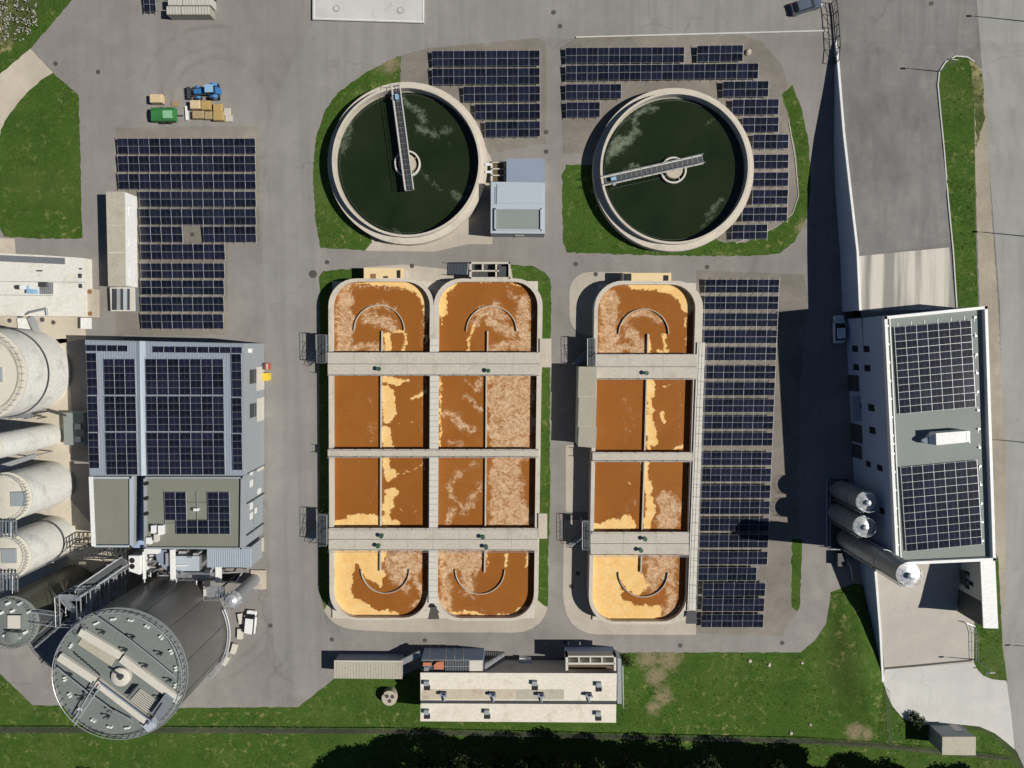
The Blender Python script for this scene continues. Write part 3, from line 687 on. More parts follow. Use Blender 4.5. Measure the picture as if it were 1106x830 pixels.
# ---- pair
pr = thing('aeration_tank', 'pair of rust brown liquid tanks in one concrete block, rounded corners', 'treatment tank', P(468, 485), 'brown aeration tanks')
oA = tilt_outline(354.5, 301, 468.5, 670, 30, 1.5, -2); iA = tilt_outline(359, 304.5, 464.5, 667.5, 26.5, 1.3, -3)
oB = tilt_outline(468.6, 301, 586.5, 671, 30, -2, -5.5); iB = tilt_outline(474, 304.5, 581, 667.8, 26.5, -2, -4.5)
b = MB(); shell(b, oA, iA, 0, HR, 'wall'); shell(b, oB, iB, 0, HR, 'wall'); b.obj('outer_wall', pr)
b = MB(); slab(b, [(359, 304), (581, 304), (577, 668), (359, 668)], 0, .3, 'wall'); b.obj('floor', pr)
foamA = S((400, 302), (428, 304), (440, 306), (452, 313), (459, 323), (461, 338), 6)+S((430, 302), (450, 309), 5.5)+S((366, 312), (380, 304.5), (400, 303), .8)+S((460, 343), (459, 352), 1.4)+S((461, 362), (460, 379), 1.5)+S((416, 360), (417, 379), 4)+S((424, 356), (434, 358), 2)+S((436, 360), (436, 378), 2)+S((437, 362), (433, 378), 1.2)
foamA += S((416, 409), (429, 412), 5)+S((429, 411), (442, 409), 1.8)+S((414, 423), (418, 436), (418, 452), 6)+S((418, 428), (419, 446), 7)+S((416, 466), (419, 484), 6)+S((444, 431), (457, 424), 2)+S((459, 408), (459, 424), 1)+S((424, 455), (436, 460), (450, 455), .2)
foamA += S((416, 497), (417, 515), 4)+S((417, 518), (424, 514), 4.5)+S((418, 534), (424, 532), 5)+S((420, 540), (420, 546), 6)+S((416, 548), (418, 570), 4)+S((424, 567), (428, 568), 3)+S((428, 515), (442, 511), (457, 502), .6)+S((456, 496), (458, 510), 1)+S((430, 548), (440, 556), .3)
foamA += S((362, 568), (380, 566), 5)+S((378, 566), (398, 564), 8)+S((398, 564), (408, 567), 7)
foamA += S((361, 596), (361, 660), 20)+S((380, 600), (405, 602), 12)+S((395, 612), (404, 622), 10)+S((372, 655), (395, 668), 12)+S((395, 668), (420, 668), 7)+S((420, 665), (428, 667), 3)+S((404, 625), (409, 632), 4)
negA = S((389, 633), (400, 645), (430, 656), 8.5)+S((384, 638), (400, 650), 6)
spA = S((380, 305), (400, 306), (425, 311), 3)+fill(359, 306, 378, 380)+S((363, 376), (410, 376), 6)+S((376, 310), (374, 372), 7)+S((456, 340), (458, 378), 1)+S((416, 600), (455, 600), 5)+S((440, 600), (430, 625), 9)+S((375, 320), (376, 345), 5)+fill(360, 370, 411, 382)+S((392, 345), (398, 335), (412, 330), (426, 336), 5)+S((398, 345), (425, 350), 6)+fill(414, 597, 459, 630)+S((452, 600), (455, 650), 6)+S((444, 656), (450, 650), 4)+S((420, 620), (436, 636), 9)
spA += [((398, 425), (400, 470), 1), ((404, 455), (400, 475), 1.5), ((392, 535), (394, 545), 0), ((406, 520), (400, 545), .8), ((440, 540), (456, 566), 0), ((452, 410), (456, 470), .6)]
foamB = S((488, 305), (480, 314), (476, 337), 5.5)+S((540, 304.5), (562, 308), .6)+S((476, 338), (476, 350), 1.2)+S((487, 304), (556, 304.5), .8)+S((511, 352), (509, 358), (504, 379), 2)+S((474.5, 408), (474.5, 484), 1.4)
foamB += S((546, 601), (545, 614), 2.2)+S((569, 600), (568, 613), 1.6)+S((484, 664), (520, 668), 2)+S((520, 668), (558, 667), 1.8)+S((556, 666), (570, 660), 2.6)+S((525, 600), (525, 614), 1)
spB = S((532, 377), (574, 377), 6)+fill(556, 318, 579, 381)+S((550, 312), (560, 330), 4)+S((530, 566), (575, 566), 7)+S((476, 598), (522, 598), 6)+S((480, 662), (560, 665), .6)+fill(529, 366, 578, 383)+S((512, 350), (520, 337), (533, 334), (548, 342), 6)+S((530, 345), (550, 360), 8)+fill(527, 405, 578, 484)+S((552, 410), (552, 480), 26)+fill(527, 496, 560, 572)+S((545, 500), (560, 560), 14)+fill(530, 560, 578, 572)
spB += S((479, 447), (493, 455), (510, 467), 5.5)+S((500, 430), (510, 434), (519, 445), 4.5)+S((515, 420), (521, 409), 4.5)+S((500, 409), (508, 418), 3)+S((483, 483), (499, 481), 3)+S((494, 509), (484, 524), (491, 543), (502, 554), (512, 541), (521, 527), 4.5)+S((500, 507), (512, 500), 2.5)+S((486, 552), (484, 568), 5)
spB += fill(474, 596, 524, 622)+S((478, 600), (482, 655), 9)+S((500, 610), (505, 640), 9)+S((505, 645), (512, 650), 3)
liquid(iA, foamA, negA, spA, pr); liquid(iB, foamB, [], spB, pr)
divider(413.6, 358, 413.3, 381, pr); divider(412.6, 405, 412.4, 486, pr); divider(412.3, 493, 412, 571, pr); divider(411.8, 594, 411.6, 616, pr)
divider(527, 358, 526.8, 381, pr); divider(525.6, 405, 525.2, 486, pr); divider(525, 493, 524.4, 571, pr); divider(524, 594, 523.6, 617, pr)
for a in ((409.5, 357, 27.5, True), (531, 358, 27.5, True), (416, 615.5, 26.5, False), (518.5, 616, 27, False)): baffle(*a, pr)
def deck(u0, u1, v0, v1, parent, m='deck', z=HD, th=.35, joint=True, sl=0):
    b = MB(); c = (v0+v1)/2
    if joint:
        slab(b, [(u0, v0), (u1, v0), (u1, c-.25), (u0, c-.25)], z-th, z, m); slab(b, [(u0, c+.25), (u1, c+.25), (u1, v1), (u0, v1)], z-th, z, m)
        slab(b, [(u0, c-.3), (u1, c-.3), (u1, c+.3), (u0, c+.3)], z-th, z-.05, 'dark')
        n = int((u1-u0)/28)
        for i in range(1, n):
            u = lerp(u0, u1, i/n); slab(b, [(u-.22, v0+.3), (u+.22, v0+.3), (u+.22, v1-.3), (u-.22, v1-.3)], z-.02, z+.006, 'beige_green')
    else: slab(b, [(u0, v0), (u1, v0), (u1, v1), (u0, v1)], z-th, z, m)
    b.obj('walkway_deck', parent)
    r = MB(); e = .35
    for v in (v0+e, v1-e): r.rail([P(u0+1, v, z), P(u1-1, v, z)], 'steel', 1.05, .028, 2.2)
    r.obj('railing', parent)
deck(354, 583, 380.6, 406, pr); deck(354, 582, 485.4, 494, pr, joint=False); deck(355, 581, 570.6, 595, pr)
b = MB()
for (a0, a1, c0, c1) in ((464.5, 474, 366, 381), (464.3, 473.6, 406, 485.4), (463.8, 473, 494, 570.6), (463.2, 472.6, 595, 652)):
    slab(b, [(a0, c0), (a1, c0), (a1-.4, c1), (a0-.3, c1)], HD-.4, HD-.01, 'offwhite')
    k = int((c1-c0)/6)
    for i in range(1, k): v = lerp(c0, c1, i/k); slab(b, [(a0, v-.2), (a1, v-.2), (a1, v+.2), (a0, v+.2)], HD-.02, HD+.005, 'steel')
b.obj('centre_walkway', pr)
b = MB(); slab(b, [(583, 366), (595.5, 366), (595.5, 397), (583, 397)], HD-.3, HD, 'concrete_cream'); b.obj('landing', pr)
b = MB(); slab(b, [(581.5, 555), (591, 555), (591, 582), (581.5, 582)], HD-.3, HD, 'concrete_cream'); b.obj('landing', pr)
b = MB(); slab(b, [(465, 656), (471, 656), (474, 669), (462, 669)], HR, HR+.5, 'steel_dark', 'lid'); b.obj('outlet_box', pr)
b = MB(); slab(b, [(393, 289.5), (436.5, 290), (436.5, 302.5), (393, 302)], 0, HR-.1, 'wall', 'foam_cream'); b.obj('inlet_chamber', pr)
b = MB(); slab(b, [(428.5, 292), (432.5, 292), (432.5, 300.5), (428.5, 300.5)], HR-.15, HR-.07, 'dark'); slab(b, [(400, 296), (406, 296), (406, 301), (400, 301)], HR-.12, HR-.06, 'rust'); slab(b, [(414, 298.5), (419, 298.5), (419, 300.5), (414, 300.5)], HR-.12, HR-.06, 'dark'); b.obj('inlet_opening', pr)
b = MB()
for a in ((507, 283.2, 551, 285.2), (507, 292, 539, 293.5), (507, 299.5, 551, 301.3), (507, 283.2, 509, 301.3), (549.3, 283.2, 551.2, 301.3), (520.5, 285, 522, 292), (535, 285, 536.8, 300)):
    slab(b, [(a[0], a[1]), (a[2], a[1]), (a[2], a[3]), (a[0], a[3])], .2, 2.9, 'wall')
b.obj('inlet_frame', pr)
b = MB(); slab(b, [(509, 285), (549, 285), (549, 300), (509, 300)], 0, 1.6, 'wall', 'steel_dark'); slab(b, [(538, 288), (547, 288), (547, 299), (538, 299)], 1.6, 2.5, 'steel_dark'); b.obj('screen_machinery', pr)
def valves(lst, parent):
    for u, v in lst:
        c = P(u, v, HD); b = MB(); b.lathe(c, [(.32, 0), (.32, .08), (.12, .1), (.12, .7)], 'valve', 12); b.ring(c+Vector((.0, 0, .72)), .34, .26, 0+HD*0, .0, 'valve', 4) if False else None
        b.lathe(c+Vector((0, 0, .7)), [(.35, 0), (.35, .07)], 'valve', 14); b.obj('valve', parent)
valves([(409.5, 398.5), (527.5, 400.5), (412.5, 578.3), (409, 589), (521.5, 579.5), (525, 590)], pr)
# ---- single
sg = thing('aeration_tank', 'single rust brown liquid tank with rounded corners beside the long solar array', 'treatment tank', P(695, 485), 'brown aeration tanks')
oC = tilt_outline(642.5, 303.5, 760.3, 674.5, 30, -7, -12); iC = tilt_outline(646.5, 307.5, 752, 671.5, 26.5, -7, -11.5)
b = MB(); shell(b, oC, iC, 0, HR, 'wall'); b.obj('outer_wall', sg)
b = MB(); slab(b, [(646, 306), (752, 306), (740, 670), (640, 670)], 0, .3, 'wall'); b.obj('floor', sg)
fC = S((684, 306.5), (709, 308), (725, 311), (738, 318), (746, 332), 6)+S((712, 307), (733, 311), (746, 321), 3.5)+S((745, 342), (744, 352), 1.2)+S((743, 360), (742, 372), 1.2)+S((701, 364), (702, 382), 2.6)+S((720, 362), (722, 381), 2.6)+S((712, 380), (718, 382), 2)
fC += S((703, 412), (704, 425), 6)+S((701, 430), (702, 456), 3)+S((700, 440), (704, 445), 3)+S((703, 462), (706, 480), 6)+S((701, 478), (701, 486), 3)+S((716, 446), (718, 454), 2.6)+S((729, 485), (737, 482), 2.6)+S((712, 420), (722, 418), (731, 413), .2)+S((736, 425), (737, 440), .1)
fC += S((643, 571), (660, 570), 5)+S((660, 569), (682, 570), 6)+S((676, 563), (680, 565), 5)+S((697, 500), (699, 518), 3.5)+S((700, 524), (702, 532), 6)+S((702, 542), (703, 560), 6)+S((700, 565), (701, 573), 5)+S((678, 520), (680, 522), 1.2)
fC += S((645, 600), (645, 655), 26)+S((660, 605), (680, 607), 14)+S((677, 615), (688, 634), 12)+S((660, 652), (690, 668), 16)+S((690, 668), (708, 664), 8)+S((695, 630), (703, 636), 4)
ngC = S((676, 646), (690, 652), (712, 648), 5.5)+S((705, 640), (722, 646), 5)
sC = S((670, 307), (700, 309), 3)+S((650, 378), (696, 378), 6)+S((700, 601), (735, 601), 4)+fill(646, 308, 666, 384)+S((660, 330), (660, 375), 12)+S((674, 352), (682, 342), (700, 338), (714, 348), 6)+S((682, 362), (694, 374), 10)+S((735, 410), (736, 485), .8)+fill(711, 535, 738, 575)+S((720, 545), (722, 565), 10)+S((684, 540), (678, 560), 1.2)+S((678, 430), (684, 470), 1.2)+S((672, 455), (680, 480), .6)+fill(697, 598, 735, 635)+S((725, 600), (728, 665), 8)+S((716, 660), (724, 668), 5)+S((700, 610), (708, 635), 7)
liquid(iC, fC, ngC, sC, sg)
divider(699, 361, 698.6, 383, sg); divider(697.6, 410, 695.4, 489, sg); divider(695.2, 498, 692.6, 575, sg); divider(692, 599, 691.4, 617, sg)
baffle(695.5, 361, 27.3, True, sg); baffle(695, 619, 27, False, sg)
deck(643, 753, 382.6, 410, sg); deck(640, 748, 488.6, 498.4, sg, joint=False); deck(638, 744, 574.8, 600, sg)
b = MB()
for (c0, c1) in ((370, 382.6), (382.7, 488.6), (488.7, 574.8), (574.9, 660)):
    f_ = lambda v: 753.2-(v-370)*.037
    slab(b, [(f_(c0), c0), (f_(c0)+8.6, c0), (f_(c1)+8.6, c1), (f_(c1), c1)], HD-.4, HD-.01, 'offwhite')
    k = int((c1-c0)/9)
    for i in range(1, k): v = lerp(c0, c1, i/k); slab(b, [(f_(v), v-.2), (f_(v)+8.6, v-.2), (f_(v)+8.6, v+.2), (f_(v), v+.2)], HD-.02, HD+.005, 'beige_green')
b.obj('side_walkway', sg)
b = MB(); b.rail([P(762, 371, HD), P(750.6, 660, HD)], 'steel', 1.05, .03, 2); b.obj('railing', sg)
b = MB(); slab(b, [(673, 295), (725, 295), (725, 307), (673, 307)], 0, HR-.1, 'wall', 'foam_cream'); b.obj('inlet_chamber', sg)
for a in ((673.5, 295.6, 682, 303.5), (716.5, 297.5, 722, 305.5), (688, 303.5, 695, 306), (703, 304, 708.5, 306)):
    b = MB(); slab(b, [(a[0], a[1]), (a[2], a[1]), (a[2], a[3]), (a[0], a[3])], HR-.12, HR-.06, 'dark'); b.obj('inlet_opening', sg)
b = MB(); slab(b, [(742, 661), (752, 661), (753, 674), (741, 674)], HR, HR+.4, 'steel', 'steel_dark'); b.obj('outlet_box', sg)
valves([(697.5, 403), (696, 581.5), (691.5, 593.5)], sg)
# side block left of the single tank
sb = thing('valve_house', 'flat mossy beige concrete block left of the single brown tank', 'building', P(634, 440))
b = MB(); slab(b, [(625.4, 396.5), (644.4, 396.5), (642.8, 484), (623.6, 481)], 0, 4.1, 'wall'); b.obj('wall', sb)
b = MB(); 
for v0, v1 in ((396.3, 428.7), (429.5, 460.4), (461.2, 484)): slab(b, [(625.2, v0), (644.6, v0), (643.6, v1), (624.2, v1-(1.5 if v1 > 480 else 0))], 4.1, 4.25, 'beige_green')
b.obj('roof', sb)
# steel stairs up the tank sides
def stairs(p, q, wd, label, m='steel_dark', landing=True, group='steel stairs beside the brown tanks'):
    """flight from low point p to high point q"""
    r = thing('steel_stairs', label, 'stairs', (p.x, p.y, 0), group)
    d = q-p; s = Vector((d.y, -d.x, 0)).normalized(); n = max(4, int(d.z/.2))
    b = MB()
    for sg_ in (-1, 1): b.bar(p+s*sg_*wd/2, q+s*sg_*wd/2, .06, .22, m)
    b.obj('stringer', r)
    b = MB()
    for k in range(n):
        c = p.lerp(q, (k+.5)/n); b.bar(c-s*wd/2, c+s*wd/2, .22, .05, 'steel')
    b.obj('tread', r)
    b = MB()
    for sg_ in (-1, 1): b.rail([p+s*sg_*wd/2, q+s*sg_*wd/2], m, 1.05, .035, 1.0)
    b.obj('handrail', r)
    return r
stairs(P(333, 392, .1), P(352, 376, HD), 1.1, 'dark steel stairs at the upper left side of the brown tank pair')
stairs(P(333, 583, .1), P(352, 566, HD), 1.1, 'dark steel stairs at the lower left side of the brown tank pair')
stairs(P(622, 392, .1), P(640, 378, HD), 1.1, 'dark steel stairs at the upper left of the single brown tank')
stairs(P(616, 590, .1), P(636, 572, HD), 1.1, 'dark steel stairs at the lower left of the single brown tank')
stairs(P(484, 291, .1), P(506, 291, HD), 1.9, 'dark steel stairs leading to the open frame above the brown tank pair')
def landing(pts, z, label, name='steel_platform', m='steel_dark', legs=True):
    r = thing(name, label, 'platform', P(*pts[0], 0))
    b = MB(); slab(b, pts, z-.1, z, m); b.obj('platform_deck', r)
    b = MB(); q = [P(u, v, z) for u, v in pts]; b.rail(q+[q[0]], 'steel', 1.05, .035, 1.2); b.obj('railing', r)
    if legs:
        for p in q: MB().tube((p.x, p.y, 0), (p.x, p.y, z-.1), .06, 'steel').obj('post', r)
landing([(344, 362), (354, 362), (354, 392), (344, 392)], HD, 'small steel landing at the upper left corner of the brown tank pair')
landing([(344, 555), (354.5, 555), (354.5, 588), (344, 588)], HD, 'small steel landing at the lower left corner of the brown tank pair')
landing([(634, 366), (642.4, 366), (642.4, 395), (634, 395)], HD, 'small steel landing at the upper left of the single brown tank')
landing([(628.5, 562), (636.8, 562), (636.8, 592), (628.5, 592)], HD, 'small steel landing at the lower left of the single brown tank')
# ------------------------------------------------------------------ buildings
def px_box(mb, u0, v0, u1, v1, z0, z1, m, mtop=None): return slab(mb, [(u0, v0), (u1, v0), (u1, v1), (u0, v1)], z0, z1, m, mtop)
def bil(c4, s, t_):
    """point inside a photo quad TL TR BR BL"""
    a = (lerp(c4[0][0], c4[1][0], s), lerp(c4[0][1], c4[1][1], s)); b = (lerp(c4[3][0], c4[2][0], s), lerp(c4[3][1], c4[2][1], s))
    return (lerp(a[0], b[0], t_), lerp(a[1], b[1], t_))
def parapet(mb, c4, z, h, wd, m):
    q = [P(u, v, z) for u, v in c4]; c = sum(q, Vector())/len(q)
    for a, b in zip(q, q[1:]+q[:1]):
        d = (b-a).normalized(); n = Vector((-d.y, d.x, 0)); n = n if n.dot(c-a) > 0 else -n
        e = n*wd/2; mb.bar(a+e+Vector((0, 0, h/2)), b+e+Vector((0, 0, h/2)), wd, h, m)
def on_wall(mb, p0, p1, s0, s1, z0, z1, m, t=.05):
    """flat plate on the vertical wall that runs p0->p1 (outside on its right side)"""
    d = Vector((p1.x-p0.x, p1.y-p0.y, 0)); L = d.length; d.normalize(); n = Vector((d.y, -d.x, 0))
    a = Vector((p0.x, p0.y, 0))+d*s0*L+n*t/2; b = Vector((p0.x, p0.y, 0))+d*s1*L+n*t/2
    mb.bar(a+Vector((0, 0, (z0+z1)/2)), b+Vector((0, 0, (z0+z1)/2)), t, z1-z0, m)
# ---- tall building on the right
HE = 11.2
E4 = [(952.3, 342.2), (1063, 331), (1072, 604.2), (965.3, 609)]
eb = thing('factory_building', 'tall building on the right with solar panels on its white rimmed flat roof', 'building', P(1000, 480))
Eq = [P(u, v, HE) for u, v in E4]
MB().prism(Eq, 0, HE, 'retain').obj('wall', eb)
MB().prism([P(*bil(E4, s, t_), HE) for s, t_ in ((.01, .005), (.99, .005), (.99, .995), (.01, .995))], HE, HE+.08, 'membrane').obj('roof', eb)
b = MB(); parapet(b, E4, HE+.05, .75, .42, 'white'); b.obj('parapet', eb)
b = MB(); b.bar(P(*bil(E4, .075, .01), HE+.15), P(*bil(E4, .075, .99), HE+.15), .12, .2, 'white'); b.obj('roof_rail', eb)
b = MB(); b.bar(P(*bil(E4, .03, .52), HE+.15), P(*bil(E4, .075, .515), HE+.15), .2, .1, 'white'); b.obj('roof_seam', eb)
for (s, z0, z1, wd) in [(s_, a, b_, w_) for s_, a, b_, w_ in ((.13, 2.0, 3.6, .013), (.13, 5.6, 7.2, .013), (.21, 2.0, 3.6, .013), (.21, 5.6, 7.2, .013), (.375, 6.2, 7.8, .014), (.375, 2.6, 3.8, .012), (.47, 6.2, 7.8, .014), (.62, 8.0, 9.3, .012), (.62, 4.6, 5.8, .012), (.80, 8.0, 9.3, .013))]:
    b = MB(); on_wall(b, Eq[0], Eq[3], s-wd, s+wd, z0, z1, 'glass', .06); w_ = b.obj('window', eb)
    b = MB(); on_wall(b, Eq[0], Eq[3], s-wd*1.2, s+wd*1.2, z0-.12, z0-.02, 'steel', .12); o = b.obj('sill', w_)
for s, wd, hh in ((.28, .035, 3.4), (.50, .04, 3.6), (.58, .03, 3.2)):
    b = MB(); on_wall(b, Eq[0], Eq[3], s-wd, s+wd, .05, hh, 'steel_dark', .1); b.obj('gate_door', eb)
b = MB(); a_ = Eq[0].lerp(Eq[3], .34); on_wall(b, Eq[0], Eq[3], .33, .44, 3.5, 3.62, 'steel', 1.3); b.obj('canopy', eb)
for k in range(26):
    p = P(*bil(E4, .045 if k < 13 else .90, .04+.92*(k % 13)/12.5), HE+.08); b = MB(); b.lathe(p, [(.07, 0), (.07, .22), (.13, .23), (.13, .27)], 'steel_bright', 8); b.bar(p+Vector((0, 0, .03)), p+Vector((.0, -.6 if k % 2 else .5, .03)), .05, .04, 'alu'); b.obj('roof_vent', eb)
for k in range(6):
    p = P(*bil(E4, .15+.13*k, .045), HE+.08); b = MB(); b.bar(p+Vector((0, .5, .04)), p+Vector((0, -.6, .04)), .06, .05, 'alu'); b.lathe(p+Vector((0, -.6, 0)), [(.1, 0), (.1, .25)], 'steel_bright', 8); b.obj('roof_anchor', eb)
def roofarray(c4, nc, nr, z, label, group, tilt=0, skip=None):
    return solar_row(c4, nc, nr, z, label, group, tilt, True, 'rooftop_solar_array', .006, skip, .05, .03, .05)
roofarray([(966, 353.5), (1048.5, 346), (1054, 439.5), (971.5, 447.5)], 7, 12, HE+.35, 'upper solar array on the roof of the tall right building above the white vent', 'solar arrays on the tall right building')
roofarray([(974, 505), (1055, 497), (1060.5, 588), (977.5, 596)], 7, 11, HE+.35, 'lower solar array on the roof of the tall right building below the white vent', 'solar arrays on the tall right building')
vt = thing('ventilation_unit', 'long white roof ventilation unit with a pointed grey intake between the two solar arrays', 'ventilation unit', P(1025, 473, HE))
z = HE+.08
b = MB(); pts = [(1011, 468.2), (1047.5, 465.5), (1048, 477.5), (1011.5, 481.2)]
q = [P(u, v, z+2) for u, v in pts]; b.prism(q, z+.25, z+2.0, 'white'); b.obj('casing', vt)
b = MB(); b.loft([[P(1011, 468.5, z+1.9), P(1011, 481, z+1.9), Vector(P(1011, 481, z+1.9))-Vector((0, 0, 1.6)), Vector(P(1011, 468.5, z+1.9))-Vector((0, 0, 1.6))],
                  [P(1003, 471.5, z+1.2), P(1003, 480, z+1.2), Vector(P(1003, 480, z+1.2))-Vector((0, 0, .7)), Vector(P(1003, 471.5, z+1.2))-Vector((0, 0, .7))]], 'steel_bright'); b.obj('intake_hood', vt)
b = MB(); b.loft([[P(1003, 471.8, z+1.2), P(1003, 479.7, z+1.2), Vector(P(1003, 479.7, z+1.2))-Vector((0, 0, .7)), Vector(P(1003, 471.8, z+1.2))-Vector((0, 0, .7))],
                  [P(996, 475, z+1.0), P(996, 477.5, z+1.0), Vector(P(996, 477.5, z+1.0))-Vector((0, 0, .4)), Vector(P(996, 475, z+1.0))-Vector((0, 0, .4))]], 'slate_roof'); b.obj('intake_tip', vt)
b = MB(); q = [P(u, v, z+2.01) for u, v in ((1044, 467.2), (1047, 467), (1047.3, 476), (1044.3, 476.4))]; b.prism(q, z+2.0, z+2.05, 'steel'); b.obj('end_cap', vt)
b = MB()
for u, v in ((1013, 480), (1046, 478), (1013, 470), (1046, 468)): c = P(u, v, z); b.tube((c.x, c.y, z), (c.x, c.y, z+.3), .08, 'steel', 5)
b.obj('feet', vt)
# steel silos beside it
def silo(name, cu, cv, k, r, H, label, m, mtop, cat='silo', group=None, cone=.25, flat=False, extra=None, n=48):
    """cu,cv: photo pixel of the base centre on the ground"""
    c = P(cu, cv); root = thing(name, label, cat, c, group)
    b = MB(); b.lathe(c, [(r, 0), (r, H)], m, n, None, False, False); b.obj('shell', root, True)
    b = MB(); b.lathe(c, [(r+.04, H-.05), (r+.06, H), (r*.45, H+r*cone*.6), (.25, H+r*cone)] if not flat else [(r+.02, H-.02), (r+.02, H+.05), (.1, H+.12)], mtop, n, None, False, True); b.obj('roof', root, True)
    b = MB(); b.ring(c, r+.06, r-.03, H*.5, H*.5+.12, 'steel_dark' if extra else m, n); b.obj('hoop', root, True)
    return root, c
def topc(u, v, H):       # base position (world) under a roof centre seen at a pixel
    return P(u, v, H)
def silo_at(name, u, v, r, H, *a, **k):
    c = P(u, v, H)
    # express as pixel of base: only the world position matters
    root = thing(name, a[0], k.get('cat', 'silo'), (c.x, c.y, 0), k.get('group')); m, mt = a[1], a[2]; n = k.get('n', 48); cone = k.get('cone', .3)
    g0 = Vector((c.x, c.y, 0))
    MB().lathe(g0, [(r, 0), (r, H)], m, n, None, False, False).obj('shell', root, True)
    MB().lathe(g0, [(r+.03, H-.06), (r+.05, H), (r*.5, H+r*cone*.55), (.3, H+r*cone)], mt, n, None, False, True).obj('roof', root, True)
    return root, g0
r1, c1 = silo_at('storage_silo', 935.5, 542, 1.52, 9.0, 'upper of the two short silver silos in the shade of the tall building', 'steel', 'steel_bright', group='steel silos by the tall building')
r2, c2 = silo_at('storage_silo', 932.5, 568.5, 1.55, 9.0, 'lower of the two short silver silos, beside the tallest one', 'steel', 'steel_bright', group='steel silos by the tall building')
r3, c3 = silo_at('storage_silo', 980.5, 620.5, 1.6, 18.4, 'tallest silver silo reaching over the lower left corner of the tall building', 'steel', 'steel_bright', group='steel silos by the tall building', cone=.2)
for r_, c_, H in ((r1, c1, 9), (r2, c2, 9), (r3, c3, 18.4)):
    b = MB(); b.lathe(c_+Vector((.1, -.1, H+.2)), [(.45, 0), (.45, .45), (.2, .55)], 'steel', 12); b.obj('hatch', r_, True)
    b = MB(); q = c_+Vector((-1.2, -1.5, 0)); b.bar(q, q+Vector((0, 0, H+.8)), .08, .06, 'steel'); b.bar(q+Vector((.45, 0, 0)), q+Vector((.45, 0, H+.8)), .08, .06, 'steel')
    for k_ in range(int(H/.6)): b.bar(q+Vector((0, 0, .3+.6*k_)), q+Vector((.45, 0, .3+.6*k_)), .04, .04, 'steel')
    b.obj('ladder', r_)
    b = MB(); pts_ = [c_+Vector((1.45*math.cos(a), 1.45*math.sin(a), H+.1)) for a in np.linspace(0, 2*PI, 13)]; b.rail(pts_, 'steel', .9, .025, 3); b.obj('railing', r_)
    b = MB(); b.ring(c_, 1.63, 1.5, H*.33, H*.33+.1, 'steel', 40); b.ring(c_, 1.66, 1.5, H*.66, H*.66+.1, 'steel', 40); b.obj('hoop', r_, True)
bd = thing('silo_tray', 'low dark containment tray around the feet of the silver silos', 'containment tray', P(910, 550))
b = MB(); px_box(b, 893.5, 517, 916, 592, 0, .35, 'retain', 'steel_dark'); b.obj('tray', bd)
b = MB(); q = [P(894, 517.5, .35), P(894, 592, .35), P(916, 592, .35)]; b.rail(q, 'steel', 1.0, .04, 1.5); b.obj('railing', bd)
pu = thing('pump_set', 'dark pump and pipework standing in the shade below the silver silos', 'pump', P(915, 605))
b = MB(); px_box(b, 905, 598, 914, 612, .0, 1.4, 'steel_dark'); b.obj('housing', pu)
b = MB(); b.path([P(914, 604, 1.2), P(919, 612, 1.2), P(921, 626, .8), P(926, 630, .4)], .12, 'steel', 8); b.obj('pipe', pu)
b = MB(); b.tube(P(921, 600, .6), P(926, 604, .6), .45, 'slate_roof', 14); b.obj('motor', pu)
# white roofed annexe at the bottom right
wa = thing('annexe_building', 'narrow annexe with a bright white roof below the tall building', 'building', T(1062, 640))
ZT = 5.4
A4 = [(1059.5, 602.5), (1073.5, 603), (1077, 678), (1062, 677.5)]
q = [P(u, v, ZT+4.6) for u, v in A4]; MB().prism(q, 2.5, ZT+4.6, 'offwhite').obj('wall', wa)
q = [P(u, v, ZT+4.75) for u, v in [(1058.5, 602), (1074.5, 602.5), (1078, 679), (1062, 678.5)]]; MB().prism(q, ZT+4.6, ZT+4.8, 'white').obj('roof', wa)
b = MB(); b.bar(P(1060.5, 650.6, ZT+4.83), P(1077, 651.2, ZT+4.83), .08, .06, 'steel'); b.obj('roof_seam', wa)
cp = thing('cooling_unit', 'dark machine on the ground in the shade left of the white roofed annexe', 'cooling unit', T(1046, 628))
b = MB(); q = [P(u, v, ZT+1.5) for u, v in ((1043, 619), (1050, 619), (1050.5, 634), (1043.5, 634))]; b.prism(q, ZT-.1, ZT+1.5, 'steel_dark'); b.obj('casing', cp)
for u, v in ((1046.5, 623), (1047, 630)):
    b = MB(); c = P(u, v, ZT+1.5); b.lathe(c, [(.42, 0), (.42, .15)], 'steel', 16); b.obj('fan', cp, True)
wp0, wp1 = P(1059.5, 602.5, ZT+4.6), P(1062, 677.5, ZT+4.6)
for s0, s1, z0_, z1_ in ((.30, .36, ZT+.8, ZT+1.8), (.42, .48, ZT+1.5, ZT+2.6), (.50, .56, ZT+.6, ZT+1.6)):
    b = MB(); on_wall(b, wp0, wp1, s0, s1, z0_, z1_, 'glass', .08); b.obj('window', wa)
b = MB(); on_wall(b, wp0, wp1, .64, .995, ZT-1.5, ZT+4.4, 'steel_dark', .06); b.obj('dark_cladding', wa)
# kerb and rail on the yard edge
b = MB(); pts_ = [T(u, v, .0) for u, v in ((1040, 671), (1049, 674), (1052, 684), (1052.5, 712))]; b.rail(pts_, 'steel', 1.0, .04, 1.6); tag(b.obj('guard_railing'), 'thin grey guard railing at the right edge of the pale concrete yard', 'railing')
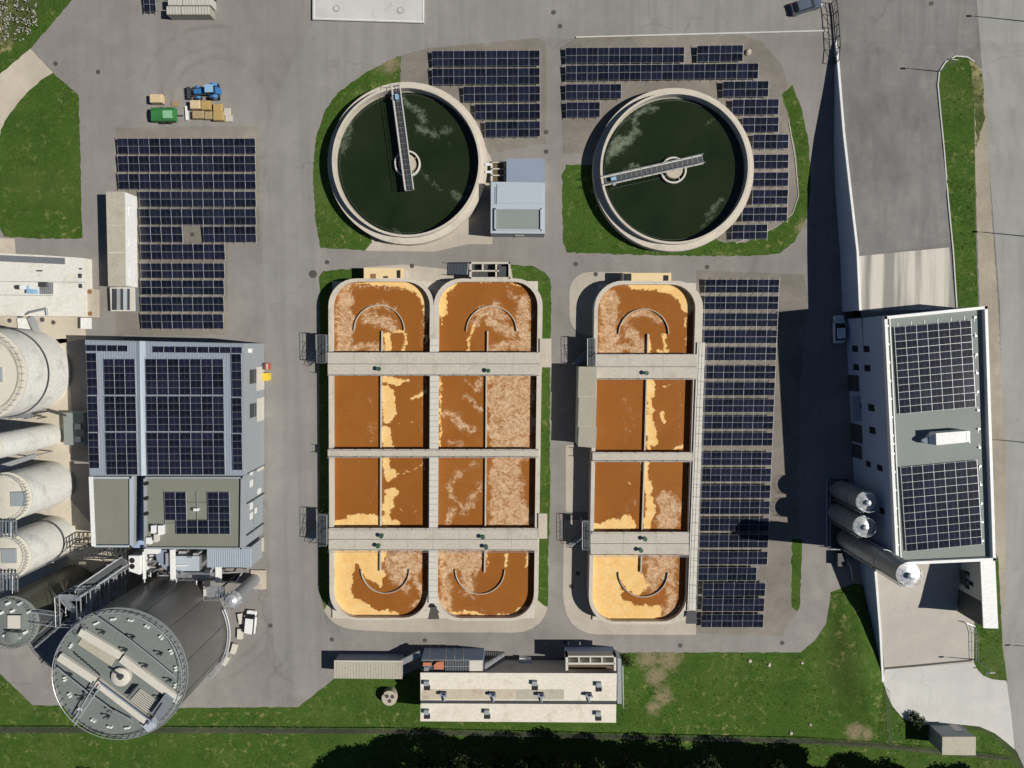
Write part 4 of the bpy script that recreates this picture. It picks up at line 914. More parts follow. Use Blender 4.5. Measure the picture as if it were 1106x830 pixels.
# gate in the top right
b = MB(); pts_ = [P(u, v, .03) for u, v in ((897.5, 4), (899.5, 17), (900.5, 31), (901.5, 43), (902, 55), (900.5, 70))]
b.rail(pts_, 'steel_dark', 1.8, .07, 2.0, True)
for a_, c_ in zip(pts_, pts_[1:]): b.tube(a_+Vector((0, 0, 1.7)), c_+Vector((0, 0, .2)), .04, 'steel_dark', 5); b.bar(a_+Vector((0, 0, .25)), c_+Vector((0, 0, .25)), .1, .3, 'steel_dark')
tag(b.obj('sliding_gate'), 'dark open bar gate along the top of the retaining wall', 'gate')
# small shed bottom right
sh = thing('garden_shed', 'small beige roofed shed on the grass below the curved concrete exit', 'shed', P(1035, 795))
S4 = [(1018.5, 796.5), (1053.5, 796.5), (1053, 815.5), (1018, 815)]
q = [P(u, v, 3.9) for u, v in S4]; MB().prism(q, 0, 3.9, 'wallmetal').obj('wall', sh)
q = [P(u, v, 4.0) for u, v in ((1017.8, 796), (1054, 796), (1053.8, 816), (1017.5, 815.5))]; MB().prism(q, 3.9, 4.02, 'beige').obj('roof', sh)
b = MB(); a_ = P(1024, 797, 3.9); c_ = P(1032, 797, 3.9); d_ = P(1018.5, 796.5, 3.9); e_ = P(1053.5, 796.5, 3.9); on_wall(b, e_, d_, .15, .4, .1, 2.2, 'offwhite', .06); b.obj('door', sh)
# ---- low long building at the bottom
HB = 5.0
lb = thing('filter_building', 'long low building with two cream roof strips and rows of square hatches', 'building', P(560, 745))
q = [P(u, v, HB) for u, v in ((455, 728), (665.6, 728), (665.2, 780.3), (454.2, 779))]; MB().prism(q, 0, HB-.02, 'wall').obj('wall', lb)
for c4 in ([(454, 726.8), (666.3, 727.6), (665.8, 757.2), (454.2, 756.6)], [(454.2, 760), (665.6, 761), (665.3, 780.8), (454, 779.3)]):
    b = MB(); slab(b, c4, HB-.02, HB+.22, 'cream'); b.obj('roof', lb)
b = MB(); slab(b, [(454.4, 756.6), (665.6, 757.2), (665.6, 761), (454.4, 760)], HB-.02, HB+.0, 'steel_dark'); b.obj('gutter', lb)
for (u, v) in ((461, 737), (577.5, 737), (646.5, 738.5), (461, 768), (526, 768), (646, 770)):
    hb_ = MB(); c = P(u, v, HB+.22); hb_.box((c.x, c.y, HB+.5), (.8, .7, .6), 'wallmetal'); hb_.obj('roof_hatch', lb)
    hb_ = MB(); hb_.box((c.x+.05, c.y-.86, HB+.26), (.95, .85, .06), 'dark'); hb_.obj('hatch_opening', lb)
for (u, v) in ((479, 748.5), (532, 749), (584, 749.5), (635.5, 749.5)):
    r = thing('roof_pump', f'small blue grey pump on the low cream roofed building, {["leftmost", "second from the left", "third from the left", "rightmost"][[479, 532, 584, 635.5].index(u)]} of four', 'pump', P(u, v, HB+.22), 'pumps on the cream roofed building')
    c = P(u, v, HB+.22); b = MB(); b.tube(c+Vector((-.5, 0, .5)), c+Vector((.5, 0, .5)), .28, 'slate_roof', 12); b.box((c.x, c.y, HB+.32), (.9, .6, .16), 'steel_dark'); b.obj('body', r)
    b = MB(); b.tube(c+Vector((.1, -.1, .5)), c+Vector((.15, -1.25, .3)), .12, 'slate_roof', 8); b.lathe(c+Vector((.45, .1, .1)), [(.12, 0), (.12, 1.0), (.2, 1.02), (.2, 1.1)], 'steel', 8); b.obj('pipe', r)
st = [(455.5, 744.6, 556, 755.6), (556.5, 744.8, 609, 755.8), (609.5, 745, 664, 756)]
b = MB()
for u0, v0, u1, v1 in st: slab(b, [(u0, v0), (u1, v0), (u1, v1), (u0, v1)], HB+.2, HB+.226, 'worn' if u0 < 500 else ('beige' if u0 < 600 else 'cream'))
b.obj('stain_patch', lb)['kind'] = 'stuff'
# north side: machinery roof, pit frame
mh = thing('machine_house', 'dark slatted machinery roof with an orange tarpaulin, upper left of the cream roofed building', 'machinery', P(490, 720))
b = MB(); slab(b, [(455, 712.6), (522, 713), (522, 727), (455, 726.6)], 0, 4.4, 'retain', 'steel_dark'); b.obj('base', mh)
b = MB()
for k in range(22): u = 481+k*1.75; slab(b, [(u, 714), (u+.6, 714), (u+.6, 725.6), (u, 725.6)], 4.4, 4.62, 'steel')
for v in (713, 719.5): slab(b, [(456, v), (507, v), (507, v+.7), (456, v+.7)], 4.5, 4.72, 'steel')
b.obj('slats', mh)
b = MB(); slab(b, [(507, 713.6), (521.4, 713.6), (521.4, 725), (507, 725)], 4.4, 4.7, 'offwhite'); b.obj('cover_plate', mh)
b = MB(); slab(b, [(468.5, 718.5), (472, 715.5), (479, 714.5), (479, 723.4), (469, 723)], 4.4, 4.9, 'terracotta'); b.obj('tarpaulin', mh)
b = MB(); slab(b, [(457, 716), (466, 716), (466, 719.4), (457, 719.4)], 4.4, 4.75, 'terracotta'); slab(b, [(458, 721), (463, 721), (463, 725), (458, 725)], 4.4, 5.0, 'steel'); b.obj('motor', mh)
b = MB()
for u in (463.5, 481.5, 490.5, 500): b.bar(P(u, 712.8, 4.2), P(u+.5, 703, .3)+Vector((0, .35, 0)), .35, .2, 'offwhite')
b.obj('sloping_pipe', mh)
stairs(P(545, 709.5, .1)+Vector((0, .0, 0)), P(524, 722, 4.2), 1.5, 'grey steel stairs climbing to the cream roofed building from the road', 'steel', group='steel stairs by the cream roofed building')
cvb = MB(); cvb.box((P(443, 711, 2.5).x, P(443, 711, 2.5).y, 2.5), (3.6, .9, .5), 'steel', .45)
cv_ = thing('conveyor', 'short sloping dark conveyor beside the left end of the cream roofed building', 'conveyor', P(446, 711)); cvb.obj('trough', cv_)
b = MB()
for dx in (-1.2, 1.2): p = P(443, 711, 2.5); b.tube((p.x+dx, p.y+dx*.48, 0), (p.x+dx, p.y+dx*.48, 2.4), .09, 'steel_dark', 6)
b.obj('leg', cv_)
rd = thing('skip_cover', 'white flat cover lying on the road beside the cream roofed building', 'cover', P(567, 714))
b = MB(); slab(b, [(561, 711), (573.8, 713), (573.4, 717), (560.6, 715.4)], 0.0, 1.1, 'white'); b.obj('cover', rd)
ff = thing('screen_pit', 'white beam frame over a dark brown pit above the cream roofed building', 'pit frame', P(638, 718))
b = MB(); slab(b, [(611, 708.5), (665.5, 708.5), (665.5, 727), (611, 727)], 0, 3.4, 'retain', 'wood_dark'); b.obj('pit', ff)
b = MB()
for a_ in ((611, 708.6, 665.4, 710.2), (613, 716, 664, 718), (611, 708.6, 613.6, 724.5), (663, 708.6, 665.6, 724.5), (624.6, 710, 626, 716), (637, 710, 638.4, 716), (649.6, 710, 651, 716)):
    slab(b, [(a_[0], a_[1]), (a_[2], a_[1]), (a_[2], a_[3]), (a_[0], a_[3])], 3.4, HB+.1, 'offwhite')
b.obj('beam_frame', ff)
wl = MB(); slab(wl, [(667, 711), (671, 712.5), (671.5, 761), (667, 760)], 0, 3.2, 'steel', 'steel'); tag(wl.obj('side_platform'), 'narrow dark grated platform along the right end of the cream roofed building', 'platform')
b = MB(); pts_ = [P(671.7, 713, .02), P(672.5, 762, .02)]; b.rail(pts_, 'steel_bright', 1.1, .05, 1.6); tag(b.obj('guard_railing'), 'pale guard railing between the grated platform and the gravel path', 'railing')
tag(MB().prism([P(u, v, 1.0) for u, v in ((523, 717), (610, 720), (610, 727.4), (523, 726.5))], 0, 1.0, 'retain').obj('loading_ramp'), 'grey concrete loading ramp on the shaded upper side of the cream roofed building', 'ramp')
# shed at left of it
s2 = thing('open_shelter', 'long narrow shelter with a ribbed beige roof left of the cream roofed building', 'shed', P(395, 718))
q = [P(u, v, 2.9) for u, v in ((361.5, 714.5), (434, 715), (434, 733), (361.5, 732.6))]; MB().prism(q, 0, 2.85, 'slate_roof').obj('wall', s2)
q = [P(u, v, 3.0) for u, v in ((361, 713.8), (434.5, 714.3), (434.4, 733.6), (360.8, 733))]; MB().prism(q, 2.86, 3.0, 'beige').obj('roof', s2)
b = MB()
for k in range(25): u = 361+k*3.03; b.bar(P(u, 714, 3.02), P(u, 733, 3.02), .05, .05, 'beige')
b.bar(P(361, 714, 3.04), P(434.5, 714.4, 3.04), .16, .08, 'offwhite'); b.obj('roof_rib', s2)['kind'] = 'stuff'
# round tank lid
rt = thing('round_shaft', 'small round concrete shaft with three dark holes on the lawn', 'shaft', P(421, 752))
c = P(420.5, 754.5, 1.4); b = MB(); b.lathe((c.x, c.y, 0), [(1.25, 0), (1.25, 1.4)], 'concrete_cream', 40); b.obj('cylinder', rt, True)
for dx, dy in ((-.4, .35), (.5, .28), (.02, -.45)):
    b = MB(); b.lathe((c.x+dx, c.y+dy, 1.4), [(.33, 0), (.33, .02)], 'lid', 20); b.obj('hole', rt)
b = MB(); b.path([(c.x-.9, c.y+.9, 0), (c.x-.9, c.y+.9, 2.0), (c.x-.2, c.y+.9, 2.2)], .06, 'steel_dark'); b.obj('pipe', rt)
# ---- service building between the round tanks
s3 = thing('control_building', 'blue grey flat roofed control building between the two round tanks', 'building', P(565, 212))
q = [P(u, v, 2.9) for u, v in ((547, 171.5), (588.5, 171.5), (588.8, 199), (547, 199.5))]; MB().prism(q, 0, 2.9, 'wallmetal', 'slate_roof').obj('low_block', s3)
q = [P(u, v, 3.9) for u, v in ((530.2, 196.5), (588.8, 197.5), (588.6, 252.6), (530, 252.2))]; MB().prism(q, 0, 3.9, 'wallmetal', 'pale_roof').obj('wall', s3)
b = MB(); slab(b, [(537, 199), (586, 200), (586, 220), (536.6, 220)], 3.9, 4.02, 'pale_roof'); b.obj('roof_plate', s3)
b = MB(); slab(b, [(535.4, 227), (583.6, 227), (583.6, 248.4), (535.4, 248)], 3.9, 4.0, 'membrane'); b.obj('flat_roof', s3)
b = MB(); parapet(b, [(534, 225.4), (585, 225.4), (585, 250), (534, 249.6)], 3.9, .35, .22, 'pale_roof'); b.obj('parapet', s3)
b = MB(); slab(b, [(534, 202), (536.6, 202), (536.6, 221), (534, 221)], 3.9, 3.93, 'slate_roof'); b.obj('roof_slot', s3)
b = MB(); a_, c_ = [P(u, v, 3.9) for u, v in ((530, 252.2), (588.6, 252.6))]; on_wall(b, a_, c_, .45, .62, .1, 2.3, 'offwhite'); b.obj('door', s3)
sk = MB()
for a_ in ((530, 175, 532, 196), (544, 175, 546, 196), (530, 182, 546, 183.2), (530, 189, 546, 190.2), (530, 175, 546, 176)): slab(sk, [(a_[0], a_[1]), (a_[2], a_[1]), (a_[2], a_[3]), (a_[0], a_[3])], 1.5, 1.7, 'offwhite')
slab(sk, [(532, 176), (544, 176), (544, 196), (532, 196)], 1.2, 1.4, 'wood_dark'); slab(sk, [(530, 175), (532, 175), (532, 177), (530, 177)], 0, 1.5, 'steel'); slab(sk, [(530, 194), (532, 194), (532, 196), (530, 196)], 0, 1.5, 'steel')
r = thing('grating_bridge', 'small framed grating landing between the left round tank and the control building', 'platform', P(538, 186)); sk.obj('frame', r)
b = MB(); b.bar(P(524, 178, 1.9), P(531, 178, 1.6), .35, .12, 'steel'); b.bar(P(524, 186, 1.9), P(531, 186, 1.6), .35, .12, 'steel'); b.obj('footbridge', r)
# concrete cover at the top
cc = thing('cellar_cover', 'large flat off white concrete cover with two round lids at the top edge', 'concrete cover', P(398, 5))
b = MB(); slab(b, [(337.5, -40), (458, -40), (458, 25), (337.5, 21.3)], 0, .45, 'concrete_white'); b.obj('slab', cc)
b = MB()
for a_, c_ in (((339, -38), (339, 20)), ((339, 20), (457, 23.6)), ((457, 23.6), (457, -38))): b.bar(P(*a_, .48), P(*c_, .48), .12, .08, 'white')
b.obj('edge_strip', cc)
for u, v in ((363.3, 9.5), (432.5, 11.5)):
    c = P(u, v, .45); b = MB(); b.lathe(c, [(.42, 0), (.42, .08)], 'concrete_white', 24); b.ring(c, .46, .40, 0, .0, 'lid', 24) if False else None; b.ring((c.x, c.y), .48, .42, .45, .5, 'lid', 24); b.obj('round_lid', cc)
# ---- flat pale building top left
nb = thing('flat_roof_building', 'low building with a wide pale flat roof at the left edge', 'building', P(45, 310))
b = MB(); slab(b, [(B, 272), (0, 274), (40, 275.5), (91, 279), (92, 312), (93, 342), (B, 341)], 0, 2.0, 'pale_flat', 'pale_flat'); b.obj('roof', nb)
b = MB(); slab(b, [(92, 312.2), (101, 312.4), (101.3, 343), (86, 342.6), (86, 330), (92, 325)], 0, 1.6, 'concrete_cream'); b.obj('side_block', nb)
for u, v in ((97, 315.4), (97.4, 339)):
    c = P(u, v, 1.6); b = MB(); b.lathe(c, [(.35, 0), (.35, .06)], 'rust', 16); b.obj('round_lid', nb)
b = MB()
for k in range(36): u = 0+k*2.0; b.box((*P(u-1, 279.0+k*.09, 2.3)[:2], 2.16), (.2, 1.0, .26), 'steel')
b.obj('louvre', nb)['kind'] = 'stuff'
b = MB()
for v0, v1, u1 in ((303.4, 306.2, 92), (317.8, 318.4, 57)): slab(b, [(B, v0), (u1, v0+1.5), (u1, v0+2), (B, v0+.5)], 2.0, 2.03, 'steel')
b.obj('roof_seam', nb)
b = MB()
for u, v, a_, c_ in ((86, 298, 2.2, 4.6), (86.5, 309, 2, 4.5), (86.5, 290.5, 1.3, 1.6), (42, 292.6, 5, 1.4)): slab(b, [(u-a_/2, v-c_/2), (u+a_/2, v-c_/2), (u+a_/2, v+c_/2), (u-a_/2, v+c_/2)], 2.0, 2.35, 'steel_dark')
b.obj('roof_vent', nb)
bm_ = thing('roof_machine', 'small blue and white machine on the pale flat roof', 'machine', P(30, 312, 2))
b = MB(); slab(b, [(28.5, 312.6), (36, 312.6), (36, 317), (28.5, 317)], 2, 3.2, 'blue_pale'); b.obj('housing', bm_)
b = MB(); slab(b, [(21, 308.5), (28.4, 308.5), (28.4, 313), (21, 312.4)], 2, 2.8, 'blue_pale', 'white'); b.tube(P(18, 310.5, 2.5), P(22, 310.5, 2.5), .35, 'steel_dark', 12); b.obj('duct', bm_)
b = MB()
for a_ in ((41, 305.5, 57, 318), ): 
    for k in range(7): b.bar(P(lerp(44, 57, k/6), 305.5, 2.35), P(lerp(44, 57, k/6), 318, 2.35), .1, .12, 'steel')
slab(b, [(42, 305), (50, 305), (50, 310), (42, 310)], 2.02, 2.5, 'steel_dark')
r = thing('roof_grating', 'grey grating with a dark motor on the pale flat roof right of the blue machine', 'grating', P(50, 312, 2)); b.obj('grating', r)
b = MB(); b.path([P(22, 343, 1.2), P(32, 337.5, 2.4), P(50, 333.5, 2.4), P(51, 341, 2.3)], .18, 'steel', 8); tag(b.obj('bent_pipe'), 'bent grey pipe crossing the lower edge of the pale flat roof', 'pipe')
b = MB(); b.bar(P(33.5, 343, .9), P(41, 358, .9), 1.0, .5, 'steel_bright'); tag(b.obj('chute'), 'bright steel chute on the beige apron under the pale flat roof', 'chute')
b = MB(); slab(b, [(18.5, 344), (29, 344), (30, 356), (19.5, 356.5)], 0, .5, 'white'); tag(b.obj('white_cover'), 'white square cover on the beige apron left of the steel chute', 'cover')
b = MB(); slab(b, [(87, 343.4), (93, 343.4), (93, 355.4), (87, 355.4)], 0, 1.5, 'white'); tag(b.obj('white_cabinet'), 'narrow white cabinet at the right end of the beige apron', 'cabinet')
# ---- long container building
lc = thing('storage_container', 'long narrow beige roofed container beside the left solar array', 'container', P(131, 258))
q = [P(u, v, 3.7) for u, v in ((114.6, 207.4), (134.2, 207.4), (135.2, 308.8), (117, 309.4))]; MB().prism(q, 0, 3.65, 'white').obj('wall', lc)
for (v0, v1) in ((207.2, 243), (243.5, 272.6), (273.2, 309.4)):
    f_ = lambda v: 114.4+(v-207)*.024; g_ = lambda v: 134.4+(v-207)*.01
    MB().prism([P(u, v, 3.8) for u, v in ((f_(v0), v0), (g_(v0), v0), (g_(v1), v1), (f_(v1), v1))], 3.66, 3.8, 'beige').obj('roof_panel', lc)
a_, c_ = P(134.2, 207.4, 3.7), P(135.2, 308.8, 3.7)
for s0 in (.1, .43, .76): b = MB(); on_wall(b, c_, a_, s0, s0+.10, .1, 2.5, 'white', .05); b.obj('door', lc)
gm = thing('generator', 'low striped metal generator at the lower end of the long container', 'generator', P(133, 323))
b = MB(); slab(b, [(118.6, 310.6), (146, 310.6), (146.6, 336.4), (119.6, 336.4)], 0, 1.3, 'steel', 'offwhite'); b.obj('base', gm)
b = MB()
for u0, u1, m_ in ((121.5, 124.4, 'steel_dark'), (126, 129, 'steel_bright'), (130.6, 132, 'steel_dark'), (133, 136, 'pale_roof'), (138, 139.2, 'steel_dark')): slab(b, [(u0, 312), (u1, 312), (u1, 335), (u0, 335)], 1.3, 1.6, m_)
b.obj('cooling_ribs', gm)
# ---- roofed process building on the left
HWB = 8.8
wb = thing('process_building', 'large grey process building at the left with a roof full of solar panels', 'building', P(190, 480))
W4 = [(91.6, 367.4), (263, 371.2), (262.2, 592), (101.2, 590.4)]
Wq = [P(u, v, HWB) for u, v in W4]
up = [P(u, v, HWB) for u, v in ((91.6, 367.4), (263, 371.2), (263.6, 514), (96.6, 514))]
MB().prism(up, 0, HWB, 'wallmetal').obj('upper_wall', wb)
lowl = [P(u, v, HWB-1.7) for u, v in ((96.6, 514.2), (146, 514.2), (144, 590.4), (101.2, 590.4))]; MB().prism(lowl, 0, HWB-1.7, 'wallmetal').obj('lower_wall', wb)
lowr = [P(u, v, HWB-.3) for u, v in ((157, 514.2), (263.5, 514.4), (262.3, 592.4), (157.4, 592))]; MB().prism(lowr, 0, HWB-.3, 'wallmetal').obj('lower_wall', wb)
b = MB(); slab(b, [(92, 368), (262.6, 371.6), (263, 513.4), (97, 513.4)], HWB, HWB+.1, 'metal_roof'); b.obj('metal_roof', wb)
b = MB(); slab(b, [(101, 515), (143, 515), (143.4, 588), (103.6, 588)], HWB-1.7, HWB-1.6, 'membrane_dark'); b.obj('flat_roof', wb)
b = MB(); slab(b, [(158, 515), (260.5, 515), (260.4, 591), (158.4, 590.6)], HWB-.3, HWB-.2, 'membrane_dark'); b.obj('flat_roof', wb)
b = MB(); parapet(b, [(96.8, 514.6), (143.6, 514.6), (144, 590.4), (101.4, 590.4)], HWB-1.7, .5, .3, 'pale_roof'); b.obj('parapet', wb)
b = MB(); parapet(b, [(157, 514.6), (263.3, 514.6), (262.3, 592.4), (157.4, 592)], HWB-.3, .55, .25, 'wallmetal'); b.obj('parapet', wb)
b = MB(); b.bar(P(98.2, 515, HWB+.05), P(101.2, 590, HWB+.05), .5, .3, 'white'); b.obj('roof_rim', wb)
b = MB(); slab(b, [(143.4, 514.2), (157, 514.2), (157.2, 592), (144, 592)], 0, 5.4, 'corridor', 'corridor'); b.obj('low_corridor_roof', wb)
b = MB(); px = [(147, 368.6), (157.5, 368.8), (158.5, 513.6), (150, 513.6)]; q0 = [P(u, v, HWB) for u, v in px]
mid = [(q0[0]+q0[1])/2+Vector((0, 0, .4)), (q0[3]+q0[2])/2+Vector((0, 0, .4))]
b.loft([[q0[0]+Vector((0, 0, .1)), q0[3]+Vector((0, 0, .1))], [mid[0], mid[1]], [q0[1]+Vector((0, 0, .1)), q0[2]+Vector((0, 0, .1))]], 'ridge', False, False, None, False); b.obj('ridge_skylight', wb)
b = MB()
for k in range(60):
    t_ = k/60; b.bar(P(lerp(92.3, 262.3, t_), lerp(369, 372.5, t_), HWB+.12), P(lerp(97.3, 262.8, t_), 513, HWB+.12), .04, .05, 'pale_roof')
b.obj('roof_seam', wb)['kind'] = 'stuff'
# east facade
e0, e1 = Vector(Wq[2]), Vector(Wq[1]); e0.z = e1.z = 0
def fac(name, lst, m, t=.06):
    for s0, s1, z0, z1 in lst:
        b = MB(); on_wall(b, e0, e1, s0, s1, z0, z1, m, t); w_ = b.obj(name, wb)
        if name == 'window': b = MB(); on_wall(b, e0, e1, s0-.003, s1+.003, z0-.14, z0-.03, 'steel', .14); b.obj('sill', w_)
fac('window', [(.28, .315, 4.8, 6.0), (.34, .375, 4.8, 6.0), (.115, .15, 4.8, 6.0), (.165, .20, 4.8, 6.0), (.13, .16, 3.0, 4.0), (.22, .25, 1.2, 2.6)], 'blind')
fac('roller_door', [(.60, .72, .1, 3.2), (.76, .88, .1, 3.4), (.42, .47, .1, 3.0), (.34, .39, .1, 2.8)], 'offwhite', .12)
fac('louvre_panel', [(.63, .70, 3.6, 6.4), (.80, .87, 3.6, 6.4)], 'steel_dark', .1)
b = MB(); on_wall(b, e0, e1, .02, .98, 4.3, 4.4, 'steel', .12); b.obj('string_course', wb)
for s0, z0 in ((.21, 1), (.36, 1), (.05, 2)):
    b = MB(); p = e0.lerp(e1, s0)+Vector((.15, 0, 0)); b.tube((p.x, p.y, 0), (p.x, p.y, 7.5), .09, 'steel_dark', 6); b.obj('downpipe', wb)
b = MB(); on_wall(b, e0, e1, .955, .975, 6.5, 6.9, 'white', .5); b.obj('wall_lamp', wb)
b = MB(); px_box(b, 279.5, 581, 284.5, 596, 0, .35, 'concrete_cream'); tag(b.obj('doorstep'), 'pale concrete doorstep at the lower right corner of the process building', 'step')
GW = 'solar arrays on the process building'
z = HWB+.32
for i, (v0, v1) in enumerate(((388, 426.8), (428.2, 466.2), (467.6, 513))):
    nm = ('upper', 'middle', 'lower')[i]; nr = (5, 5, 6)[i]
    f_ = lambda u0, v: u0+(v-388)*.024; g_ = lambda u, v: u+(v-388)*.014
    roofarray([(f_(112, v0), v0), (f_(146, v0), v0), (f_(146, v1), v1), (f_(112, v1), v1)], 3, nr, z, f'{nm} block of the three column solar array left of the roof ridge', GW)
    roofarray([(g_(157.3, v0), v0), (g_(241.4, v0), v0), (g_(241.4, v1), v1), (g_(157.3, v1), v1)], 7, nr, z, f'{nm} block of the wide seven column solar array right of the roof ridge', GW)
    w0, w1 = ((381.5, 427), (428, 467), (468, 506))[i]
    roofarray([(93.2+(w0-380)*.026, w0), (104.5+(w0-380)*.024, w0), (104.5+(w1-380)*.024, w1), (93.2+(w1-380)*.026, w1)], 1, 5, z, f'{nm} part of the single solar strip on the left roof edge', GW)
    w0, w1 = ((382.5, 429), (430, 468), (469, 508))[i]
    roofarray([(250+(w0-382)*.013, w0), (261+(w0-382)*.008, w0), (261+(w1-382)*.008, w1), (250+(w1-382)*.013, w1)], 1, 5, z, f'{nm} part of the single solar strip on the right roof edge', GW)
roofarray([(93, 372.6), (138, 373.4), (138.2, 380), (93.2, 379.6)], 4, 1, z, 'short solar strip along the top roof edge left of the ridge', GW)
roofarray([(165, 374.2), (261.6, 375.2), (261.6, 381.8), (165, 381)], 8, 1, z, 'long solar strip along the top roof edge right of the ridge', GW)
us = [178, 189.5, 201.3, 213, 224.6, 236.4, 248]
roofarray([(178, 532), (248, 532), (248.4, 577), (178.6, 577)], 6, 6, HWB+.1, 'small u shaped solar array on the olive flat roof', GW, 0,
          lambda i, j: (i == 0 and j > 3) or (i in (2, 3) and j < 4))
ru = thing('rooftop_unit', 'white ducted ventilation unit on the olive flat roof beside the u shaped solar array', 'ventilation unit', P(170, 574, HWB))
z = HWB-.2
b = MB(); slab(b, [(163, 568), (167.4, 568), (167.4, 576.5), (163, 576.5)], z, z+.9, 'white'); b.obj('casing', ru)
b = MB(); slab(b, [(170.6, 568), (175.6, 568), (175.6, 578), (170.6, 578)], z, z+.9, 'white'); b.obj('casing', ru)
b = MB(); slab(b, [(166, 577.5), (169.6, 577.5), (169.6, 586), (166, 586)], z, z+.9, 'offwhite'); slab(b, [(157.4, 581), (162.6, 581), (162.6, 588.4), (157.4, 587.4)], z, z+.7, 'white'); b.obj('duct', ru)
for k, (u, v) in enumerate(((158.8, 522), (158.8, 538), (158.8, 554.5))):
    b = MB(); c = P(u, v, HWB-.2); b.lathe(c, [(.3, 0), (.3, .5)], 'dark', 12); tag(b.obj('roof_vent'), f'{("upper", "middle", "lower")[k]} of three small dark vents on the left rim of the olive roof', 'vent', 'dark vents on the olive roof')
b = MB(); c = P(213, 550, HWB-.2); b.box((c.x, c.y, HWB+.1), (.7, .4, .5), 'white'); b.box((c.x-.5, c.y, HWB), (.4, .4, .35), 'steel_dark'); tag(b.obj('roof_fan'), 'tiny black and white fan inside the u shaped solar array', 'fan')
# ribbed annexe and pipework at its lower end
an = thing('annexe_building', 'low annexe with a pale blue ribbed roof at the lower right of the process building', 'building', P(250, 600))
q = [P(u, v, 5.2) for u, v in ((224, 590), (271, 591), (271, 612.4), (224, 612.4))]; MB().prism(q, 0, 5.15, 'wallmetal').obj('wall', an)
q = [P(u, v, 5.3) for u, v in ((223.4, 592.6), (271.4, 592.6), (271.4, 613), (223.4, 613))]; MB().prism(q, 5.16, 5.3, 'pale_roof').obj('roof', an)
b = MB()
for k in range(24): u = 224+k*2.0; b.bar(P(u, 593, 5.33), P(u, 612.6, 5.33), .06, .06, 'slate_roof')
b.obj('roof_rib', an)['kind'] = 'stuff'
ac = thing('cooling_unit', 'white cooling unit with two black fans below the process building', 'cooling unit', P(146, 608))
q = [P(u, v, 6.5) for u, v in ((139, 600.5), (151.5, 600.5), (151, 621), (139.4, 617))]; MB().prism(q, 3.0, 6.5, 'white').obj('casing', ac)
for v in (605.6, 612): b = MB(); b.lathe(P(142.7, v, 6.5), [(.42, 0), (.42, .06)], 'dark', 18); b.obj('fan', ac)
b = MB()
for u, v in ((140, 601.5), (150.6, 601.5), (140, 617), (150, 620)): c = P(u, v, 6.5); b.tube((c.x, c.y, 0), (c.x, c.y, 3.0), .1, 'steel', 6)
b.obj('stand', ac)
pw = thing('pipe_rack', 'tangle of white ducts and grey platforms between the process building and the big dark tank', 'pipework', P(190, 608))
b = MB(); slab(b, [(155.5, 592.6), (171.5, 593), (170.5, 598.6), (155.5, 598.6)], 6.0, 6.9, 'white'); b.obj('duct', pw)
b = MB(); slab(b, [(183.4, 594), (187.6, 594), (188, 626), (184, 626)], 5.4, 6.0, 'white'); b.obj('beam', pw)
b = MB(); slab(b, [(153.8, 593), (156, 593), (156.6, 626), (154.4, 626)], 5.6, 6.0, 'white'); b.obj('beam', pw)
b = MB(); slab(b, [(187.6, 601), (215.4, 601), (215.4, 617), (188, 617)], 0, 4.6, 'steel', 'pale_roof'); b.obj('platform', pw)
b = MB(); slab(b, [(168, 594.4), (180, 594.4), (180, 616), (176, 614), (169, 604)], 0, 4.9, 'slate_roof', 'slate_roof'); b.obj('tank_box', pw)
b = MB(); px_box(b, 186, 618.6, 232, 625, 4.0, 4.15, 'steel'); b.rail([P(186, 625, 4.15), P(232, 625, 4.15)], 'alu', 1.0, .03, 1.5); b.rail([P(186, 618.6, 4.15), P(232, 618.6, 4.15)], 'alu', 1.0, .03, 1.5); b.obj('walkway', pw)
b = MB(); slab(b, [(232.6, 612), (237.4, 612), (237.4, 629.6), (232.6, 629.6)], 3.6, 4.4, 'white'); b.obj('frame', pw); b = MB(); slab(b, [(220, 628), (225, 628), (225, 644), (220, 644)], 2.4, 3.2, 'offwhite'); b.obj('frame', pw)
b = MB()
random.seed(11)
for k in range(26):
    u = random.uniform(156, 232); v = random.uniform(594, 624); z0_ = random.uniform(1.5, 5)
    if random.random() < .5: b.tube(P(u, v, z0_), P(u+random.uniform(5, 18), v, z0_), .13, random.choice(['steel', 'steel_bright', 'white']), 7)
    else: b.tube(P(u, v, z0_), P(u, v+random.uniform(4, 10), z0_), .13, random.choice(['steel', 'steel_dark', 'steel_bright']), 7)
b.obj('pipes', pw)['kind'] = 'stuff'
b = MB()
for u, v, a_, c_, h_ in ((189, 619, 3, 3, 5.2), (194, 619, 2.4, 3, 5.0), (177, 620, 3, 2.5, 4.8), (224, 618, 6, 4, 4.6), (211, 599, 5, 2.4, 5.4), (197, 597, 8, 2.6, 5.2), (180, 605, 2.4, 14, 5.6), (162, 610, 6, 3, 4.4), (161, 618, 9, 1.4, 4.2)):
    slab(b, [(u-a_/2, v-c_/2), (u+a_/2, v-c_/2), (u+a_/2, v+c_/2), (u-a_/2, v+c_/2)], 0, h_, 'steel' if u < 200 else 'steel_bright', 'steel_bright' if h_ > 5 else 'steel_dark')
b.obj('machine', pw)
pt_ = thing('bunded_pit', 'black open pit with a pale steel rim above the small silver silo', 'pit', P(250, 625))
b = MB(); slab(b, [(239, 621), (262, 620), (257, 628.6), (239, 630)], 0, .25, 'steel', 'dark'); b.obj('pit', pt_)
b = MB(); q = [P(u, v, 1.8) for u, v in ((239, 619), (262, 618), (255, 628.6), (238.6, 629))]; b.path(q+[q[0]], .12, 'steel_bright', 6)
for p in q: b.tube((p.x, p.y, 0), p, .08, 'steel', 5)
b.obj('rim_frame', pt_)
